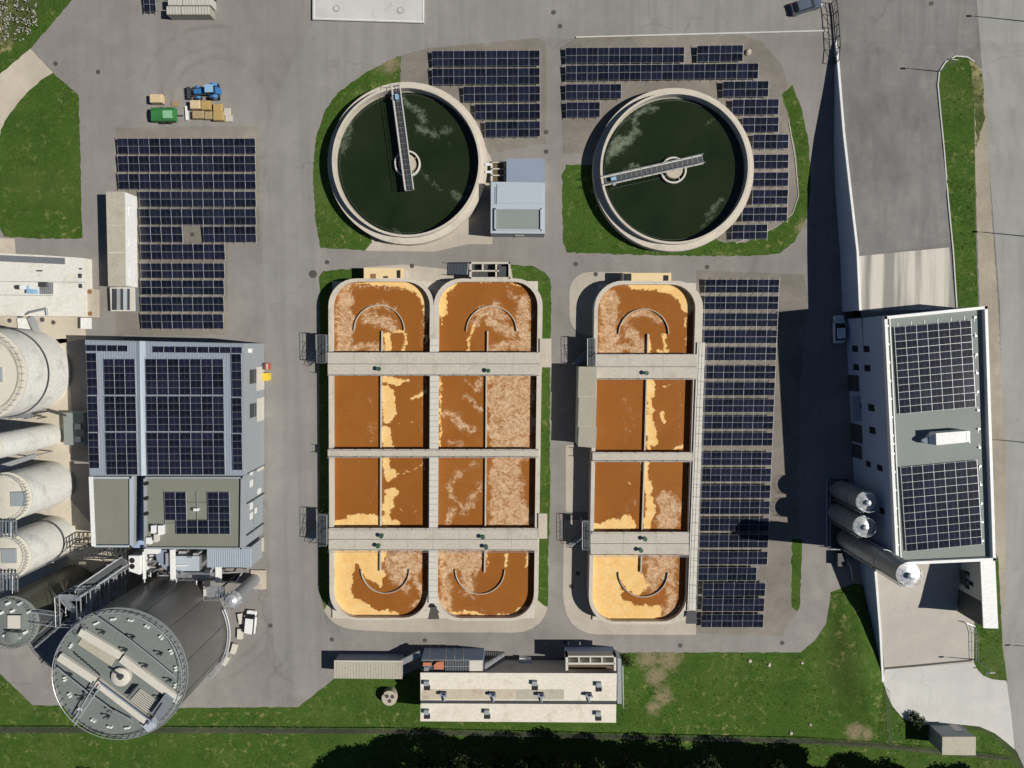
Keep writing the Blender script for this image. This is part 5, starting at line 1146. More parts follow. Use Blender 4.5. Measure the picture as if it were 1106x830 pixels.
# small silver silo leaning in the picture
rs, cs = silo_at('storage_silo', 250, 649.5, .95, 10.0, 'small upright silver silo between the big dark tank and the white car', 'steel', 'steel_bright', cone=.35, n=32)
b = MB(); b.ring(cs, 1.35, .92, 9.3, 9.4, 'steel_bright', 32); q = [cs+Vector((1.3*math.cos(a), 1.3*math.sin(a), 9.4)) for a in np.linspace(0, 2*PI, 13)]; b.rail(q, 'alu', 1.0, .03, 3); b.obj('platform', rs)
b = MB(); b.box((cs.x+.6, cs.y, .2), (2.4, 3.2, .4), 'concrete_cream'); b.obj('plinth', rs)
b = MB(); b.bar(cs+Vector((1.0, -.9, 0)), cs+Vector((1.0, -.9, 10.4)), .06, .05, 'steel_bright'); b.bar(cs+Vector((.6, -1.1, 0)), cs+Vector((.6, -1.1, 10.4)), .06, .05, 'steel_bright'); b.obj('ladder', rs)
b = MB(); q = P(233, 640, 8.5); b.box((q.x, q.y, 8.5), (2.8, 1.8, .1), 'steel'); b.tube((q.x, q.y, 0), (q.x, q.y, 8.5), .15, 'steel_dark', 8); qq = [Vector((q.x+x, q.y+y, 8.55)) for x, y in ((-1.4, -.9), (1.4, -.9), (1.4, .9), (-1.4, .9), (-1.4, -.9))]; b.rail(qq, 'alu', 1.0, .035, 1.4); b.obj('side_landing', rs)
# ---- big dark tank
HDT = 15.5; dc = P(131, 727, HDT); dc = Vector((dc.x, dc.y, 0)); RD = (P(131+70.5, 727, HDT)-P(131, 727, HDT)).length
dt = thing('digester_tank', 'huge dark clad cylindrical tank with a busy grey roof at the lower left', 'tank', dc)
MB().lathe(dc, [(RD, 0), (RD, HDT)], 'tankdark', 120, None, False, False).obj('shell', dt, True)
MB().lathe(dc, [(RD+.05, HDT-.15), (RD+.08, HDT), (.1, HDT+.25)], 'tanktop', 120, None, False, True).obj('roof', dt, True)
for k in range(5):
    a = [.16, .75, 1.2, 1.75, 5.9][k]; p = dc+Vector((RD*math.cos(a), RD*math.sin(a), 0)); b = MB(); b.bar(p, p+Vector((0, 0, HDT-.2)), .10, .04, 'steel_dark'); b.obj('cladding_seam', dt)
b = MB(); b.ring(dc, RD+.25, RD+.12, HDT-.05, HDT+.12, 'steel', 120)
q = [dc+Vector(((RD-.15)*math.cos(a), (RD-.15)*math.sin(a), HDT+.05)) for a in np.linspace(0, 2*PI, 61)]; b.rail(q, 'steel_bright', 1.1, .045, 3); b.obj('edge_railing', dt)
zt = HDT+.2
def RP(u, v, z=0): return P(u, v, zt+z)
b = MB()
b.bar(RP(87, 682, .3), RP(131, 708, .3), 1.15, .55, 'offwhite'); b.bar(RP(132, 711, .3), RP(193.5, 756, .3), 1.15, .55, 'offwhite'); b.obj('roof_beam', dt)
b = MB(); b.bar(RP(64.5, 709, .3), RP(104, 735, .3), 1.1, .55, 'offwhite'); b.bar(RP(105, 736.5, .3), RP(166, 784, .3), 1.1, .55, 'offwhite'); b.obj('roof_beam', dt)
b = MB(); slab(b, [(90, 687), (126, 711), (120, 720), (84, 696)], zt-.05, zt+.04, 'beige'); b.obj('stained_strip', dt)
b = MB(); b.lathe(RP(131.5, 730.5, .2), [(1.35, -.2), (1.35, .35), (1.1, .5), (.4, .55)], 'offwhite', 32); b.obj('central_dome', dt, True)
b = MB(); b.lathe(RP(131.5, 730.5, .7), [(.35, 0), (.35, .5)], 'steel_dark', 12); b.tube(RP(131.5, 730.5, .9), RP(120, 724, .9), .14, 'steel_dark', 6); b.obj('mixer_motor', dt)
b = MB()
b.path([RP(103, 665, .9), RP(140, 691, .9), RP(166, 712, .9), RP(190, 732, .9)], .1, 'steel', 7); b.path([RP(62, 722, .9), RP(97, 750, .9), RP(122, 768, .9), RP(144, 780, .9)], .1, 'steel', 7)
b.path([RP(108, 738, 1.3), RP(165, 781, 1.3)], .09, 'slate_roof', 7); b.path([RP(108, 742, 1.3), RP(80, 784, .8)], .09, 'steel_bright', 7); b.path([RP(103, 739, 1.3), RP(78, 780, .8)], .09, 'steel_bright', 7); b.obj('pipe', dt)
for u, v in ((111, 681), (143, 686), (135, 700), (173, 704), (157, 717), (183, 733), (75, 727), (96, 748), (88, 752), (120, 765), (116, 772), (172, 752), (102, 744)):
    b = MB(); c = RP(u, v); a = random.uniform(-.2, .9); b.tube(c, c+Vector((0, 0, .9)), .09, 'steel_dark', 6); b.lathe(c+Vector((0, 0, .75)), [(.15, 0), (.15, .2)], 'steel_dark', 10); b.box((c.x+.3, c.y-.3, c.z+.25), (.45, .2, .35), 'steel_dark', .8); b.obj('valve', dt)
for k in range(20):
    a = 2*PI*(k+.3)/20
    for s_ in (-.025, .025):
        b = MB(); c = dc+Vector(((RD-1.35)*math.cos(a+s_), (RD-1.35)*math.sin(a+s_), HDT+.05)); b.box((c.x, c.y, c.z+.2), (.26, .26, .4), 'white', a); b.obj('ballast_block', dt)
b = MB(); GQ = [(149, 743), (173, 760), (163, 772), (139, 754)]
for k in range(8): b.bar(RP(*bil(GQ, .1, k/7), .12), RP(*bil(GQ, .96, k/7), .12), .09, .14, 'offwhite')
b.bar(RP(*bil(GQ, .1, 0), .1), RP(*bil(GQ, .1, 1), .1), .1, .12, 'steel'); b.bar(RP(148, 741, .5), RP(139, 752, .5), .12, 1.0, 'steel_dark'); b.obj('vent_grille', dt)
b = MB(); pts_ = [(179, 756), (164, 778)]; b.rail([RP(*p_) for p_ in pts_], 'steel_dark', 1.2, .07, .8)
for k in range(9): t_ = k/8; b.tube(RP(lerp(82, 108, t_), lerp(708, 730, t_), 0), RP(lerp(82, 108, t_), lerp(708, 730, t_), .9), .09, 'steel_dark', 6)
b.obj('roof_railing', dt)
b = MB(); slab(b, [(178, 750), (187, 757), (172, 778), (163, 771)], HDT+.1, HDT+1.2, 'slate_roof', 'steel'); b.obj('access_platform', dt)
b = MB(); c = RP(165, 781); b.box((c.x, c.y, HDT+.6), (1.6, 1.2, 1.0), 'pale_roof', .7); b.obj('corner_box', dt)
b = MB(); slab(b, [(58, 737), (64, 735.5), (71, 756), (67, 760)], HDT-1.4, HDT-1.1, 'offwhite'); b.obj('outrigger_platform', dt)
# pale plates standing around its foot, pipes
fp = [(244, 657, 4, 11), (243.5, 672.5, 4, 12), (238.5, 689, 4.5, 10), (230, 702.5, 5, 10)]
for i, (u, v, a_, c_) in enumerate([(260.5, 668, .8, 1.7), (259.5, 684.5, .8, 1.7), (253, 700.5, .8, 1.7), (244, 713.5, .8, 1.6), (230, 724, .7, 1.6)]):
    p = P(u, v, .3); ang = math.atan2(p.y-dc.y, p.x-dc.x)
    b = MB(); b.box((p.x, p.y, .3), (a_, c_, .6), 'offwhite', ang); tag(b.obj('foundation_block'), f'{ORD[i]} from the top of the pale blocks around the foot of the huge dark tank', 'concrete block', 'pale blocks round the dark tank')
b = MB()
for rr_ in (RD+.35, RD+.75):
    for k in range(14):
        a0, a1 = -.85+k*.09, -.85+(k+1)*.09
        b.tube(dc+Vector((rr_*math.cos(a0), rr_*math.sin(a0), 1.6)), dc+Vector((rr_*math.cos(a1), rr_*math.sin(a1), 1.6)), .12, 'steel_bright' if rr_ > RD+.5 else 'steel', 7)
b.obj('ring_pipe', dt, True)
# ---- pale concrete tanks at the left edge
def tank(u, v, r, H, label, m, mt, ringz=None, name='sludge_tank', hatch=None, rail=True, group='pale concrete tanks at the left edge'):
    c = P(u, v, H); g0 = Vector((c.x, c.y, 0)); r_ = thing(name, label, 'tank', g0, group)
    MB().lathe(g0, [(r, 0), (r, H-.02)], m, 96, None, False, False).obj('shell', r_, True)
    MB().lathe(g0, [(r+.06, H-.15), (r+.08, H), (r*.93, H+.12), (.2, H+.5)], mt, 96, None, False, True).obj('roof', r_, True)
    if ringz: b = MB(); b.ring(g0, r+.16, r-.02, ringz, ringz+.22, 'steel_dark', 96); b.obj('hoop', r_, True)
    if rail:
        b = MB(); q = [g0+Vector(((r-.2)*math.cos(a), (r-.2)*math.sin(a), H+.05)) for a in np.linspace(0, 2*PI, 41)]; b.rail(q, 'steel', 1.1, .025, 3); b.obj('railing', r_)
    if hatch:
        b = MB(); p = P(*hatch, H); b.box((p.x, p.y, H+.5), (2.1, 2.1, .35), 'wallmetal'); b.obj('hatch_cover', r_)
    return r_, g0
T1, g1_ = tank(-21, 404, 6.75, 10.6, 'largest pale tank with a dark hoop at the upper left edge', 'tankwhite', 'tankroof', 5.6, hatch=(-3, 405))
b = MB(); b.ring(g1_, 6.55*.88, 6.5*.87, 10.6, 10.95, 'beige', 96); b.obj('roof_step', T1, True)
T2, g2_ = tank(-13, 484, 1.85, 14.0, 'slim pale tank between the largest one and the one with a square hatch', 'tankwhite', 'tankroof', None, rail=False)
T3, g3_ = tank(8, 537, 3.62, 10.4, 'pale tank whose square grey hatch sits right of the roof centre', 'tankwhite', 'tankroof', None, hatch=(22.5, 538.5))
T4, g4_ = tank(9, 601, 3.35, 11.0, 'pale tank with a dark hoop and a diagonal pipe on its side', 'tankwhite', 'tankroof', 3.2, hatch=(12.5, 599.5))
b = MB()
for off in (-.25, .25):
    a = math.radians(-62); p = g4_+Vector((3.5*math.cos(a+off*.12), 3.5*math.sin(a+off*.12), 0)); b.tube(p, p+Vector((0, 0, 11.3)), .14, 'steel', 8)
p = g4_+Vector((3.5*math.cos(a), 3.5*math.sin(a), 5.4)); b.tube(p, P(100, 586, 2.0), .12, 'steel_dark', 7); b.obj('riser_pipe', T4, True)
T5, g5_ = tank(14, 672, 3.75, 14.5, 'small dark clad tank whose grey roof carries machinery, left of the stair tower', 'tankdark_olive', 'tanktop', None, name='digester_tank', group=None)
for u, v in ((9, 652), (22, 652), (2, 662), (32, 661), (6, 686), (20, 689), (28, 683), (14, 660)):
    b = MB(); p = P(u, v, 14.9); b.box((p.x, p.y, 14.95), (.45, .35, .5), 'white', .4); b.obj('ballast_block', T5)
b = MB(); slab(b, [(8, 665), (22, 665), (22, 679), (8, 679)], 14.6, 15.3, 'tanktop', 'offwhite'); b.obj('machine_deck', T5)
b = MB(); b.lathe(P(15, 686.5, 14.8), [(1.0, 0), (1.0, .5), (.7, .65)], 'tanktop', 20); b.tube(P(5, 682, 15.4), P(24, 683, 15.4), .12, 'steel_dark', 6); b.obj('gas_dome', T5, True)
# bridges between tank roofs (blue grey gratings)
for i, (q4, lab) in enumerate((([(-30, 562), (17.5, 562), (17.5, 580), (-30, 580)], 'upper grated footbridge between two pale tank roofs at the left edge'), ([(-30, 619), (19, 619), (20, 642), (-30, 642)], 'lower grated footbridge leading to the machinery roof at the left edge'))):
    zz = 11.2 if i == 0 else 12.6
    r = thing('footbridge', lab, 'footbridge', P(5, q4[0][1], zz), 'grated footbridges at the left edge')
    b = MB(); n = 9
    for k in range(n): u = lerp(q4[0][0]+18, q4[1][0], k/(n-1)); b.bar(P(u, q4[0][1], zz), P(u, q4[2][1], zz), .16, .12, 'steel' if k % 3 else 'slate_roof')
    b.bar(P(q4[0][0], q4[0][1]+1, zz-.15), P(q4[1][0], q4[1][1]+1, zz-.15), .12, .15, 'steel'); b.bar(P(q4[0][0], q4[2][1]-1, zz-.15), P(q4[1][0], q4[2][1]-1, zz-.15), .12, .15, 'steel'); b.obj('grating', r)
    b = MB(); b.rail([P(q4[1][0], q4[0][1], zz), P(q4[1][0], q4[2][1], zz)], 'steel', 1.1, .04, .8); b.rail([P(q4[1][0]-14, q4[0][1], zz), P(q4[1][0]-14, q4[2][1], zz)], 'steel', 1.1, .04, .8); b.obj('railing', r)
# stair tower and truss walkway
HS = 14.2
stt = thing('stair_tower', 'pale grey steel stair tower standing between the two dark tanks', 'stair tower', P(104, 650))
tc = P(76, 659, HS); hw_, hd_ = 1.55, 2.2
cor = [Vector((tc.x+x*hw_, tc.y+y*hd_, 0)) for x, y in ((-1, -1), (1, -1), (1, 1), (-1, 1))]
for c in cor: b = MB(); b.bar(c, c+Vector((0, 0, HS+1.1)), .16, .16, 'steel_shade'); b.obj('column', stt)
nf = 6
for k in range(nf):
    z0_, z1_ = HS*k/nf, HS*(k+1)/nf
    b = MB()
    s_ = 1 if k % 2 else -1; p = Vector((tc.x-.75*s_, tc.y-hd_*.62*s_, z0_)); q = Vector((tc.x-.75*s_, tc.y+hd_*.62*s_, z1_))
    for m_ in range(9): a = p.lerp(q, (m_+.5)/9); b.bar(a-Vector((.6, 0, 0)), a+Vector((.6, 0, 0)), .28, .05, 'steel')
    for e in (-.62, .62): b.bar(p+Vector((e, 0, 0)), q+Vector((e, 0, 0)), .06, .2, 'steel_shade'); b.tube(p+Vector((e, 0, 1)), q+Vector((e, 0, 1)), .04, 'steel_shade', 5)
    b.obj('stair_flight', stt)
    b = MB(); b.box((tc.x, tc.y+s_*hd_*.8, z1_), (hw_*2, hd_*.38, .08), 'steel'); b.obj('landing', stt)
    b = MB()
    for a, c in zip(cor, cor[1:]+cor[:1]): b.bar(a+Vector((0, 0, z1_)), c+Vector((0, 0, z1_)), .1, .12, 'steel_bright'); b.tube(a+Vector((0, 0, z1_+1)), c+Vector((0, 0, z1_+1)), .035, 'steel_bright', 5)
    b.obj('bracing_frame', stt)
def truss(p, q, wd, ht, label, m='steel', deckm='steel_dark', name='truss_walkway', legs=0, group=None):
    r = thing(name, label, 'walkway', (p.x, p.y, 0), group); d = (q-p); L = d.length; dn = d.normalized(); s = Vector((dn.y, -dn.x, 0)).normalized()*wd/2; up_ = Vector((0, 0, ht))
    b = MB(); n = max(2, int(L/1.5))
    for sg_ in (-1, 1):
        for h_ in (Vector(), up_): b.bar(p+s*sg_+h_, q+s*sg_+h_, .13, .13, m)
        for k in range(n):
            a, c = p.lerp(q, k/n)+s*sg_, p.lerp(q, (k+1)/n)+s*sg_
            b.tube(a, a+up_, .05, m, 5); b.tube(a if k % 2 else a+up_, c+up_ if k % 2 else c, .05, m, 5)
    for k in range(n+1): a = p.lerp(q, k/n); b.bar(a-s, a+s, .08, .1, m)
    b.obj('truss', r)
    b = MB(); b.bar(p+Vector((0, 0, .05)), q+Vector((0, 0, .05)), wd*.8, .05, deckm); b.obj('walkway_deck', r)
    for k in range(legs):
        a = p.lerp(q, (k+.5)/legs); b = MB()
        for sg_ in (-1, 1): b.bar(Vector((a.x, a.y, 0))+s*sg_*1.2, a+s*sg_, .14, .14, m)
        b.bar(Vector((a.x, a.y, a.z*.5))-s, Vector((a.x, a.y, a.z*.5))+s, .1, .1, m); b.tube(Vector((a.x, a.y, 0))+s*1.2, a-s, .05, m, 5); b.obj('leg', r)
    return r
truss(P(84, 641, 11.0), P(135, 606, 6.6), 1.5, 1.2, 'sloping steel truss walkway from the stair tower up to the process building', legs=4)
truss(P(66, 668, 13.6), P(38, 664, 14.2), 1.6, 1.1, 'short steel walkway from the stair tower to the small dark tank')
truss(P(86, 668, 14.4), P(92, 682, 15.6), 1.6, 1.1, 'short steel walkway from the stair tower to the huge dark tank')
truss(P(36, 696, 13.0), P(64, 672, 13.4), 1.2, .9, 'diagonal pipe bridge under the small dark tank roof')
lt = thing('pipe_bridge', 'dark lattice pipe bridge casting its shadow at the lower left corner of the process building', 'pipe bridge', P(110, 600))
b = MB(); p, q = P(76, 597, 6.5), P(136, 597.5, 6.5)
for dy in (-.9, .9):
    for dz in (0, -1.1): b.bar(p+Vector((0, dy, dz)), q+Vector((0, dy, dz)), .14, .14, 'steel_dark')
for k in range(13): a = p.lerp(q, k/12); b.bar(a+Vector((0, -.9, 0)), a+Vector((0, .9, 0)), .12, .12, 'steel_dark'); b.tube(a+Vector((0, -.9, 0)), p.lerp(q, min(1, (k+1)/12))+Vector((0, .9, 0)), .06, 'steel_dark', 5)
b.obj('lattice', lt)
b = MB()
for t_ in (.1, .5, .9): a = p.lerp(q, t_); b.bar((a.x, a.y, 0), a, .2, .2, 'steel_dark')
b.obj('leg', lt)
bp = thing('distribution_shed', 'dark grey flat roofed shed in the shade left of the process building', 'shed', P(85, 465)); b = MB(); slab(b, [(68, 446), (90, 446), (91, 481), (69.5, 481)], 0, 2.2, 'wallmetal', 'membrane'); b.obj('wall', bp)
for v in (461, 475): b = MB(); slab(b, [(80.5, v-3), (87, v-3), (87, v+3), (80.5, v+3)], 2.2, 2.6, 'steel'); b.obj('skylight', bp)
b = MB(); b.path([P(35, 447, 2.5), P(52, 444, 2.5), P(62, 447, 2.5), P(71, 449, 2.5)], .16, 'steel_dark', 7)
for k, (u, v) in enumerate(((36, 450), (42, 452), (28, 452), (20, 451), (12, 452))): c = P(u, v, 2); b.tube((c.x, c.y, 0), (c.x, c.y, 2.4), .09, 'steel_dark', 5)
b.bar(P(0, 449, 2.3), P(36, 448, 2.3), 1.0, .1, 'steel'); tag(b.obj('pipe_run'), 'dark pipe run with a grated walkway below the largest pale tank', 'pipework')
b = MB(); b.bar(P(-4, 506, 6), P(38, 492, 6), .8, .15, 'steel_bright'); b.bar(P(-4, 503, 6.8), P(38, 490, 6.8), .1, .12, 'steel_dark')
for u, v in ((10, 500), (30, 494)): c = P(u, v, 6); b.tube((c.x, c.y, 0), c, .1, 'steel', 6)
tag(b.obj('cable_tray'), 'pale sloping cable tray between the slim tank and the hatch tank', 'cable tray')
# ---- yellow and red bins, doors etc.
bn = thing('waste_bin', 'yellow bin standing beside the red bin at the right wall of the process building', 'bin', P(286, 407), 'bins at the process building')
b = MB(); c = P(287, 407.3, 1.1); b.box((c.x, c.y, .55), (1.0, 1.15, 1.1), 'yellow'); b.obj('body', bn)
b = MB(); b.box((c.x, c.y, 1.15), (1.08, 1.22, .1), 'yellow'); b.box((c.x+.6, c.y, 1.12), (.2, .4, .06), 'yellow'); b.obj('lid', bn)
bn = thing('waste_bin', 'red and dark bin standing just above the yellow bin at the process building', 'bin', P(286, 396), 'bins at the process building')
b = MB(); c = P(286.5, 396, 1.0); b.box((c.x, c.y, .5), (1.15, 1.0, 1.0), 'red'); b.obj('body', bn)
b = MB(); b.box((c.x-.3, c.y, 1.04), (.55, 1.0, .08), 'steel_dark'); b.box((c.x+.3, c.y, 1.04), (.14, .9, .12), 'offwhite'); b.obj('lid', bn)
# ------------------------------------------------------------------ vehicles
def car(label, loc, ang, paint, L=4.5, W=1.8, H=1.5, van=False):
    r = thing('parked_car', label, 'car', (0, 0, 0)); OFF[r.name] = Vector((0, 0, 0))
    def sec(x, w_, z0, z1, in_): return [(x, -w_/2, z0), (x, -w_/2*1.02, (z0+z1)/2), (x, -w_/2*in_, z1), (x, w_/2*in_, z1), (x, w_/2*1.02, (z0+z1)/2), (x, w_/2, z0)]
    b = MB(); b.loft([sec(-L/2, W*.78, .42, .72, .85), sec(-L/2+.12, W*.92, .3, .85, .88), sec(-L/2+.5, W, .26, .93, .9), sec(0, W, .25, .96, .92), sec(L/2-1.2, W, .26, .92, .9), sec(L/2-.35, W*.95, .28, .78, .86), sec(L/2, W*.74, .4, .62, .8)], paint); b.obj('body', r, True)
    fx, bx = (L/2-.5, -L/2+.15) if van else (L/2-1.25, -L/2+.45)
    wf = .5 if van else .75
    b = MB(); b.loft([[(bx, -W*.42, .9), (bx, W*.42, .9), (fx, W*.42, .9), (fx, -W*.42, .9)], [(bx+.28, -W*.36, H-.06), (bx+.28, W*.36, H-.06), (fx-wf, W*.36, H-.06), (fx-wf, -W*.36, H-.06)]], 'glass'); b.obj('windows', r)
    b = MB(); b.loft([[(bx+.3, -W*.375, H-.07), (bx+.3, W*.375, H-.07), (fx-wf-.03, W*.375, H-.07), (fx-wf-.03, -W*.375, H-.07)], [(bx+.36, -W*.34, H), (bx+.36, W*.34, H), (fx-wf-.15, W*.34, H), (fx-wf-.15, -W*.34, H)]], paint); b.obj('roof', r, True)
    for sx_ in (L/2-.85, -L/2+.8):
        for sy_ in (-1, 1):
            b = MB(); b.tube((sx_, sy_*(W/2-.2), .33), (sx_, sy_*(W/2+.01), .33), .33, 'tyre', 20); wq = b.obj('wheel', r)
            b = MB(); b.tube((sx_, sy_*(W/2+.012), .33), (sx_, sy_*(W/2+.02), .33), .2, 'steel', 12); b.obj('rim', wq)
    for sy_ in (-1, 1):
        b = MB(); b.box((L/2-.13, sy_*W*.32, .66), (.2, .32, .12), 'lamp'); b.obj('headlight', r)
        b = MB(); b.box((-L/2+.08, sy_*W*.36, .78), (.12, .22, .14), 'taillight'); b.obj('tail_light', r)
        b = MB(); b.box((fx-.35, sy_*(W/2+.06), 1.0), (.16, .16, .12), paint); b.obj('wing_mirror', r)
    r.location = loc; r.rotation_euler = (0, 0, ang); return r
car('white hatchback parked right of the huge dark tank', P(272.2, 671), math.radians(84), 'car_white', 4.0, 1.75, 1.55, True)
car('silver blue car parked in the shade beside the retaining wall', P(904.5, 356), math.radians(93), 'car_silver', 4.5, 1.8, 1.45)
car('dark grey estate car at the top edge beside the bar gate', P(869, 8), math.radians(17), 'car_dark', 4.9, 1.9, 1.5)
# tractor
tr = thing('wheel_loader', 'blue tractor with a black front grab parked above the pallets', 'tractor', (0, 0, 0)); OFF[tr.name] = Vector((0, 0, 0))
b = MB(); b.loft([[(-.2, -.45, .7), (-.2, .45, .7), (-.2, .45, 1.5), (-.2, -.45, 1.5)], [(2.0, -.36, .75), (2.0, .36, .75), (2.0, .36, 1.3), (2.0, -.36, 1.3)]], 'blue'); b.obj('bonnet', tr)
b = MB(); b.box((-1.1, 0, 1.0), (1.9, 1.1, .8), 'blue'); b.box((-2.1, 0, .9), (.5, .9, .5), 'blue'); b.obj('chassis', tr)
b = MB(); b.loft([[(-1.6, -.6, 1.3), (-.2, -.6, 1.3), (-.2, .6, 1.3), (-1.6, .6, 1.3)], [(-1.5, -.55, 2.35), (-.35, -.55, 2.35), (-.35, .55, 2.35), (-1.5, .55, 2.35)]], 'glass'); cb_ = b.obj('cab', tr)
b = MB(); b.box((-.95, 0, 2.42), (1.35, 1.25, .12), 'blue_pale'); b.obj('cab_roof', tr)
for x, y, r_, wd_ in ((-1.3, .95, .78, .5), (-1.3, -.95, .78, .5), (1.5, .85, .52, .36), (1.5, -.85, .52, .36)):
    b = MB(); b.tube((x, y-wd_/2, r_), (x, y+wd_/2, r_), r_, 'tyre', 24); w_ = b.obj('wheel', tr)
    b = MB(); b.tube((x, y-wd_/2-.02, r_), (x, y+wd_/2+.02, r_), r_*.45, 'blue_pale', 14); b.obj('rim', w_)
    b = MB(); b.loft([[(x-r_*.8, y-wd_*.5, r_*1.7), (x-r_*.8, y+wd_*.5, r_*1.7), (x-r_*.8, y+wd_*.5, r_*1.78), (x-r_*.8, y-wd_*.5, r_*1.78)], [(x, y-wd_*.5, r_*2.08), (x, y+wd_*.5, r_*2.08), (x, y+wd_*.5, r_*2.16), (x, y-wd_*.5, r_*2.16)], [(x+r_*.8, y-wd_*.5, r_*1.7), (x+r_*.8, y+wd_*.5, r_*1.7), (x+r_*.8, y+wd_*.5, r_*1.78), (x+r_*.8, y-wd_*.5, r_*1.78)]], 'blue'); b.obj('mudguard', tr)
b = MB()
for y in (-.55, .55): b.bar((.2, y, 1.4), (2.9, y, .8), .12, .2, 'steel_dark')
b.obj('loader_arm', tr)
b = MB(); b.box((3.1, 0, .5), (.5, 1.9, .7), 'steel_dark')
for y in (-.8, -.4, 0, .4, .8): b.bar((3.1, y, .2), (3.9, y, .15), .1, .1, 'steel_dark'); b.bar((3.1, y, .9), (3.6, y, .7), .1, .1, 'steel_dark')
b.obj('grab', tr)
p = P(226, 101.5); tr.location = (p.x, p.y, .01); tr.rotation_euler = (0, 0, math.radians(182)); tr.scale = (.95, .95, .95)
# green trailer and pallets
gt = thing('covered_trailer', 'green tarpaulin covered trailer right above the left solar array', 'trailer', P(177, 123))
p = P(175, 123, 1.5); q = P(188, 123, 1.5)
b = MB(); c = P(175, 122.8, 1.5); b.loft([[(c.x-2.0, c.y-1.05, .6), (c.x+2.0, c.y-1.05, .6), (c.x+2.0, c.y+1.05, .6), (c.x-2.0, c.y+1.05, .6)], [(c.x-1.9, c.y-1.0, 1.2), (c.x+1.9, c.y-1.0, 1.2), (c.x+1.9, c.y+1.0, 1.2), (c.x-1.9, c.y+1.0, 1.2)], [(c.x-1.7, c.y-.35, 1.6), (c.x+1.8, c.y-.35, 1.6), (c.x+1.8, c.y+.45, 1.6), (c.x-1.7, c.y+.45, 1.6)]], 'green'); b.obj('tarpaulin', gt)
b = MB(); b.box((c.x+.9, c.y-.15, 1.52), (1.5, 1.2, .22), 'green_pale'); b.obj('lid', gt)
b = MB(); b.bar((c.x+1.9, c.y, .6), (c.x+2.9, c.y, .5), .14, .12, 'steel_dark'); b.obj('drawbar', gt)
for x in (-.5, .6):
    for y in (-1.1, 1.1): b = MB(); b.tube((c.x+x, c.y+y-.12, .38), (c.x+x, c.y+y+.12, .38), .38, 'tyre', 16); b.obj('wheel', gt)
def pallet(u, v, w_, d_, h_, m, label, rz=0, planks=False):
    c = P(u, v, .1); r = thing('loaded_pallet' if h_ > 0 else 'wooden_pallet', label, 'pallet', (c.x, c.y, 0), 'pallets and sacks around the blue tractor')
    b = MB()
    for k in range(7): b.box((c.x-w_/2+w_*(k+.5)/7, c.y, .15), (w_/7*.75, d_, .03), 'wood', 0)
    for k in (-1, 0, 1): b.box((c.x, c.y+k*d_*.42, .07), (w_, .1, .12), 'wood', 0)
    b.obj('pallet_base', r)
    if h_ > 0:
        b = MB()
        rr_ = [[(c.x+sx_*(w_/2-e), c.y+sy_*(d_/2-e), z_) for sx_, sy_ in ((-1, -1), (1, -1), (1, 1), (-1, 1))] for e, z_ in ((.05, .18), (.0, .3), (.0, h_-.08), (.07, h_))]
        b.loft(rr_, m); b.obj('load', r)
for a in ((172, 109, 1.9, 1.3, 1.3, 'crate', 'cream loaded pallet directly above the green trailer'), (189.5, 112.5, 1.2, .8, 0, '', 'bare dark pallet between the green trailer and the blue tractor'),
          (214, 115.5, 1.6, 1.3, 1.3, 'crate', 'cream sack pallet at the upper left of the row below the tractor'), (225, 116, 1.4, 1.4, 1.2, 'ochre', 'ochre sack pallet right of the cream one below the tractor'),
          (237, 118.5, 1.4, 1.3, .9, 'ochre', 'pale ochre pallet under the right end of the tractor'), (246, 121.5, 1.1, 1.2, .4, 'crate_white', 'low grey white pallet, upper one at the right end of the pallet row'),
          (216, 125.5, 1.8, 1.2, .9, 'wood', 'brown pallet stack at the lower left of the pallet row'), (227, 126, 1.2, 1.2, .8, 'wood', 'small brown pallet stack in the middle of the lower pallet row'),
          (238, 127, 1.6, 1.4, 1.0, 'ochre', 'ochre pallet with planks in the lower pallet row'), (248, 128.5, 1.2, 1.0, .3, 'crate_white', 'low grey white pallet, lower one at the right end of the pallet row')): pallet(*a)
b = MB(); slab(b, [(199.5, 115), (202, 114.6), (203, 129.6), (200.6, 129.8)], 0, .35, 'white'); tag(b.obj('white_board'), 'narrow white board lying left of the pallet row', 'board')
for i, u in enumerate((190.5, 206.5, 222)):
    for j, v in enumerate((11.5, 1.5, -9)):
        lab = f'{("left", "middle", "right")[i]} moulded block in the {("front", "second", "third")[j]} row of the block stack at the top edge'
        c = P(u-3+j*1.5, v, 1.9); r = thing('moulded_container', lab, 'container', (c.x, c.y, 0), 'blocks stacked at the top edge')
        b = MB(); b.box((c.x, c.y, .95), (2.15, 1.25, 1.9), 'crate_grey' if (j != 1) else 'crate_white'); b.obj('body', r)
        b = MB()
        for k in range(5): b.box((c.x-.9+.45*k, c.y, 1.93), (.3, 1.15, .06), 'crate_white'); 
        b.obj('lid', r)
solar_row([(155.3, -3), (168.2, -3), (168.6, 13.2), (155.6, 13.2)], 2, 2, .75, 'tiny separate solar panel at the top edge left of the moulded blocks', None, TI)
